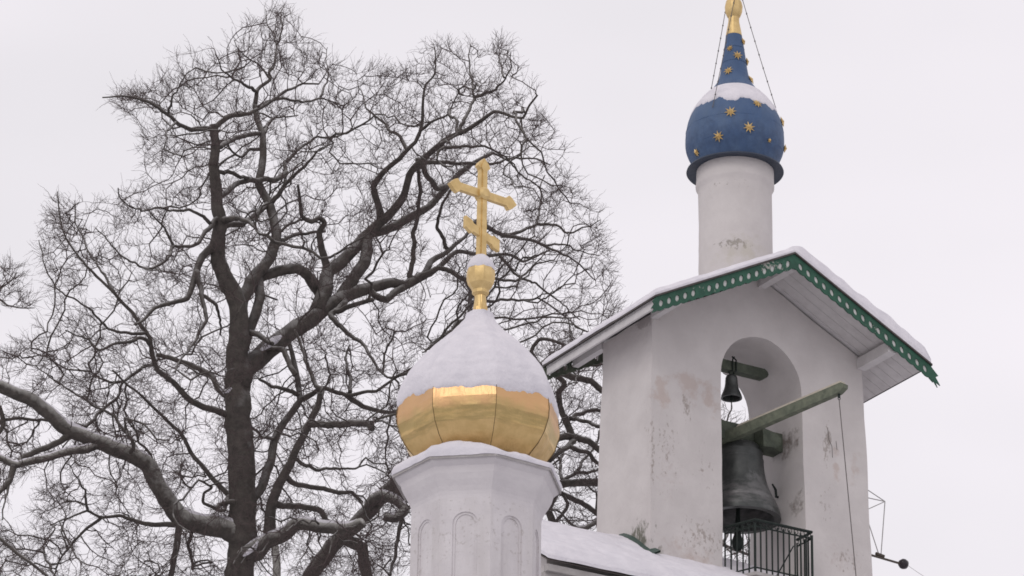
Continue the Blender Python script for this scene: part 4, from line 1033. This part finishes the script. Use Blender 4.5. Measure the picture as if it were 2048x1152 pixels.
LB([(296, 665), (260, 665), (215, 655), (180, 620), (130, 590), (100, 560), (85, 510), (78, 480)], 4, 1, -1)
LB([(229, 588), (205, 540), (175, 500), (150, 440), (150, 400)], 3.5, 1, 1)
LB([(452, 790), (436, 775), (418, 746), (379, 728), (340, 715), (314, 709)], 8, 5, 1)
LB([(283, 737), (250, 760), (215, 765), (180, 745), (140, 740), (100, 720), (60, 700)], 4, 1.2, 1)
poly1 = [(185, 205), (240, 165), (300, 175), (320, 130), (345, 118), (375, 140), (400, 112), (430, 88), (480, 70), (515, 45), (530, 10), (565, 0), (585, 50), (620, 90), (665, 105), (690, 150), (705, 190), (722, 150), (768, 125), (810, 135), (850, 95), (875, 88), (905, 115), (935, 85), (960, 110), (1000, 82), (1030, 125), (1070, 175), (1095, 225), (1105, 300), (1140, 365), (1175, 400), (1215, 410), (1212, 470), (1228, 560), (1235, 640), (1210, 720), (1130, 760), (1000, 800), (900, 800), (840, 900), (800, 1010), (780, 1180), (-30, 1180), (-30, 830), (-30, 660), (20, 690), (60, 660), (110, 655), (120, 600), (88, 545), (78, 480), (108, 380), (150, 395), (185, 470), (235, 505), (215, 470), (238, 385), (290, 400), (275, 340), (285, 300), (275, 235), (225, 225)]
voids1 = [(672, 492, 24), (843, 592, 34), (870, 640, 26), (720, 640, 22), (600, 580, 26), (1010, 590, 18), (690, 905, 26), (738, 925, 24), (640, 1000, 12), (40, 1010, 38), (70, 960, 26), (400, 1000, 14), (290, 1000, 10), (185, 960, 14), (1015, 430, 16), (780, 620, 22), (660, 700, 10)]
core = [(300, 500), (440, 200), (560, 90), (660, 180), (860, 200), (1000, 220), (1080, 330), (1180, 480), (1120, 560), (820, 480), (700, 560), (650, 900), (560, 1000), (200, 1150), (60, 1000), (180, 800), (100, 690)]
OAK = finish_tree(T, 'oak_tree', 'broad bare gnarled oak filling the left half, its thick low limb carrying snow', [(poly1, 8800), ([(560, 760), (860, 720), (1000, 800), (800, 1000), (780, 1180), (-30, 1180), (-30, 850), (200, 620)], 2900)], 0, 3.6, voids1, base=base1, group=G, twigs=1.9, kill=.22)

# snow lodged in the forks of the big oak
for pts, r, Y in (([(522, 700), (535, 690), (550, 680), (563, 672)], [3, 7, 8, 3], 71.78), ([(441, 776), (448, 783), (456, 782), (463, 776)], [2, 4.5, 4, 1.5], 71.5), ([(486, 1112), (494, 1106), (508, 1096), (516, 1082)], [2, 5, 5, 2], 71.5)):
    d = MB(); W = [onY(x, y, Y)-np.array(OAK.location) for x, y in pts]; d.tube([Vector(w) for w in W], [q*.0092 for q in r], 8, jit=.2); d.build('lodged_snow', M['snow'], OAK, smooth=180)

# second oak, behind the gold dome, leaning in from below
T2 = Tree(78., 9)
b2 = onY(560, 1152, 78.); b2 = np.array([b2[0]-.6, 78., gh(b2[0], 78)]); tb = proj(b2)
T2.limb([tuple(tb), (545, 1500), (575, 1260), (622, 1150), (667, 1092), (700, 1062), (735, 1025), (770, 985), (830, 940), (900, 915), (980, 900), (1060, 890), (1110, 880)], 34, 13, 0, 78., name='trunk', sides=14, snow=0)
L2 = T2.limb
L2([(735, 1028), (741, 1006), (765, 992), (792, 1000), (810, 1020), (792, 1036), (770, 1034)], 13, 10, -.8, snow=.8)
L2([(700, 1085), (722, 1100), (735, 1151), (738, 1200)], 14, 12, .8)
L2([(570, 1300), (556, 1200), (553, 1108), (546, 1070), (545, 1040)], 12, 8, 1, snow=1.0)
L2([(790, 975), (805, 1010), (800, 1050), (792, 1100), (780, 1152)], 7, 3, -.5)
L2([(1050, 892), (1105, 880), (1144, 873), (1177, 883), (1198, 900), (1240, 920)], 11, 6, 1)
L2([(1146, 880), (1132, 842), (1119, 812), (1118, 785), (1128, 765), (1094, 737), (1075, 725), (1061, 702), (1077, 680), (1094, 679), (1123, 687), (1150, 700)], 9, 3, -1)
L2([(1094, 737), (1144, 754), (1182, 762), (1207, 783), (1240, 800)], 9, 6, 1); L2([(1110, 740), (1161, 733), (1207, 725), (1240, 715)], 7, 5, -1)
L2([(1138, 835), (1165, 825), (1207, 818), (1235, 800)], 5, 4, 1); L2([(1140, 836), (1175, 846), (1210, 856)], 5, 4, -1)
L2([(1146, 885), (1115, 908), (1090, 930)], 7, 5, -.5); L2([(1144, 896), (1175, 908), (1198, 929), (1230, 950)], 5.5, 4, .7)
L2([(980, 900), (1020, 950), (1060, 964), (1115, 967), (1160, 967), (1210, 966), (1260, 970)], 9, 8.5, 1.5)
L2([(1060, 966), (1115, 983), (1157, 1002), (1194, 1029), (1240, 1060)], 6, 6, 1)
L2([(1115, 985), (1104, 1004), (1098, 1020), (1104, 1045), (1110, 1070)], 7, 9, .5)
L2([(1128, 990), (1138, 1008), (1134, 1024), (1119, 1042), (1110, 1050)], 3.5, 4, None)
L2([(1240, 1010), (1210, 1030), (1175, 1052), (1150, 1058)], 8, 5, 0, Y0=77.5, snow=.8)
L2([(1115, 966), (1150, 948), (1177, 946), (1205, 935)], 5, 3, 1)
L2([(1150, 948), (1170, 920), (1190, 890), (1200, 860)], 4, 2, 1); L2([(1125, 960), (1118, 930), (1126, 905)], 4, 3, 1)
L2([(1240, 920), (1330, 900), (1420, 880), (1500, 850)], 7, 3, 1, Y0=79.); L2([(1260, 970), (1340, 1000), (1430, 1080), (1520, 1120)], 8, 3, 1)
L2([(1440, 1090), (1460, 1060), (1475, 1000)], 4, 2, 0); L2([(1430, 878), (1450, 850), (1462, 815), (1460, 790)], 3, 1.2, 0)
poly2 = [(770, 940), (840, 880), (960, 800), (1080, 700), (1130, 670), (1215, 690), (1230, 780), (1225, 1070), (1160, 1075), (1080, 1060), (900, 1080), (800, 1160), (640, 1160), (690, 1090), (760, 1020)]
poly2b = [(1225, 850), (1450, 790), (1490, 830), (1520, 1000), (1520, 1165), (1430, 1165), (1225, 1060)]
finish_tree(T2, 'oak_tree', 'second bare oak, its crooked dark limbs seen between the gold dome and the belfry wall', [(poly2, 2600), (poly2b, 900)], 0, 2.4, [(1150, 985, 10), (1120, 1020, 8)], base=b2, twigs=1.6, group=G, cpx=(1000, 950))

# third tree: only the tips of its branches reach in at the left edge
T3 = Tree(66., 21)
b3 = onY(-330, 1152, 66.); b3 = np.array([b3[0], 66., gh(b3[0], 66)]); tb = proj(b3)
T3.limb([tuple(tb), (-330, 1500), (-320, 1100), (-300, 850), (-270, 700), (-240, 560)], 32, 12, 0, 66., name='trunk', sides=12)
T3.limb([(-275, 720), (-180, 660), (-90, 600), (-30, 580), (0, 575), (22, 562), (34, 545)], 9, 1.2, 0)
T3.limb([(-90, 600), (-40, 592), (0, 599), (35, 618), (69, 616)], 5, 1, 0)
T3.limb([(-300, 900), (-150, 960), (-60, 1040), (0, 1078), (44, 1112), (87, 1147), (110, 1170)], 9, 3, 0)
poly3 = [(-60, 540), (0, 525), (20, 520), (45, 545), (48, 575), (70, 612), (55, 628), (0, 612), (-60, 620)]
poly3b = [(-60, 1000), (0, 1050), (60, 1100), (140, 1165), (-60, 1165)]
finish_tree(T3, 'oak_tree', 'tree outside the left edge with only a small tuft of twig tips reaching into view', [(poly3, 260), (poly3b, 260)], 0, .8, base=b3, twigs=2.2, group=G, cpx=(-250, 800))
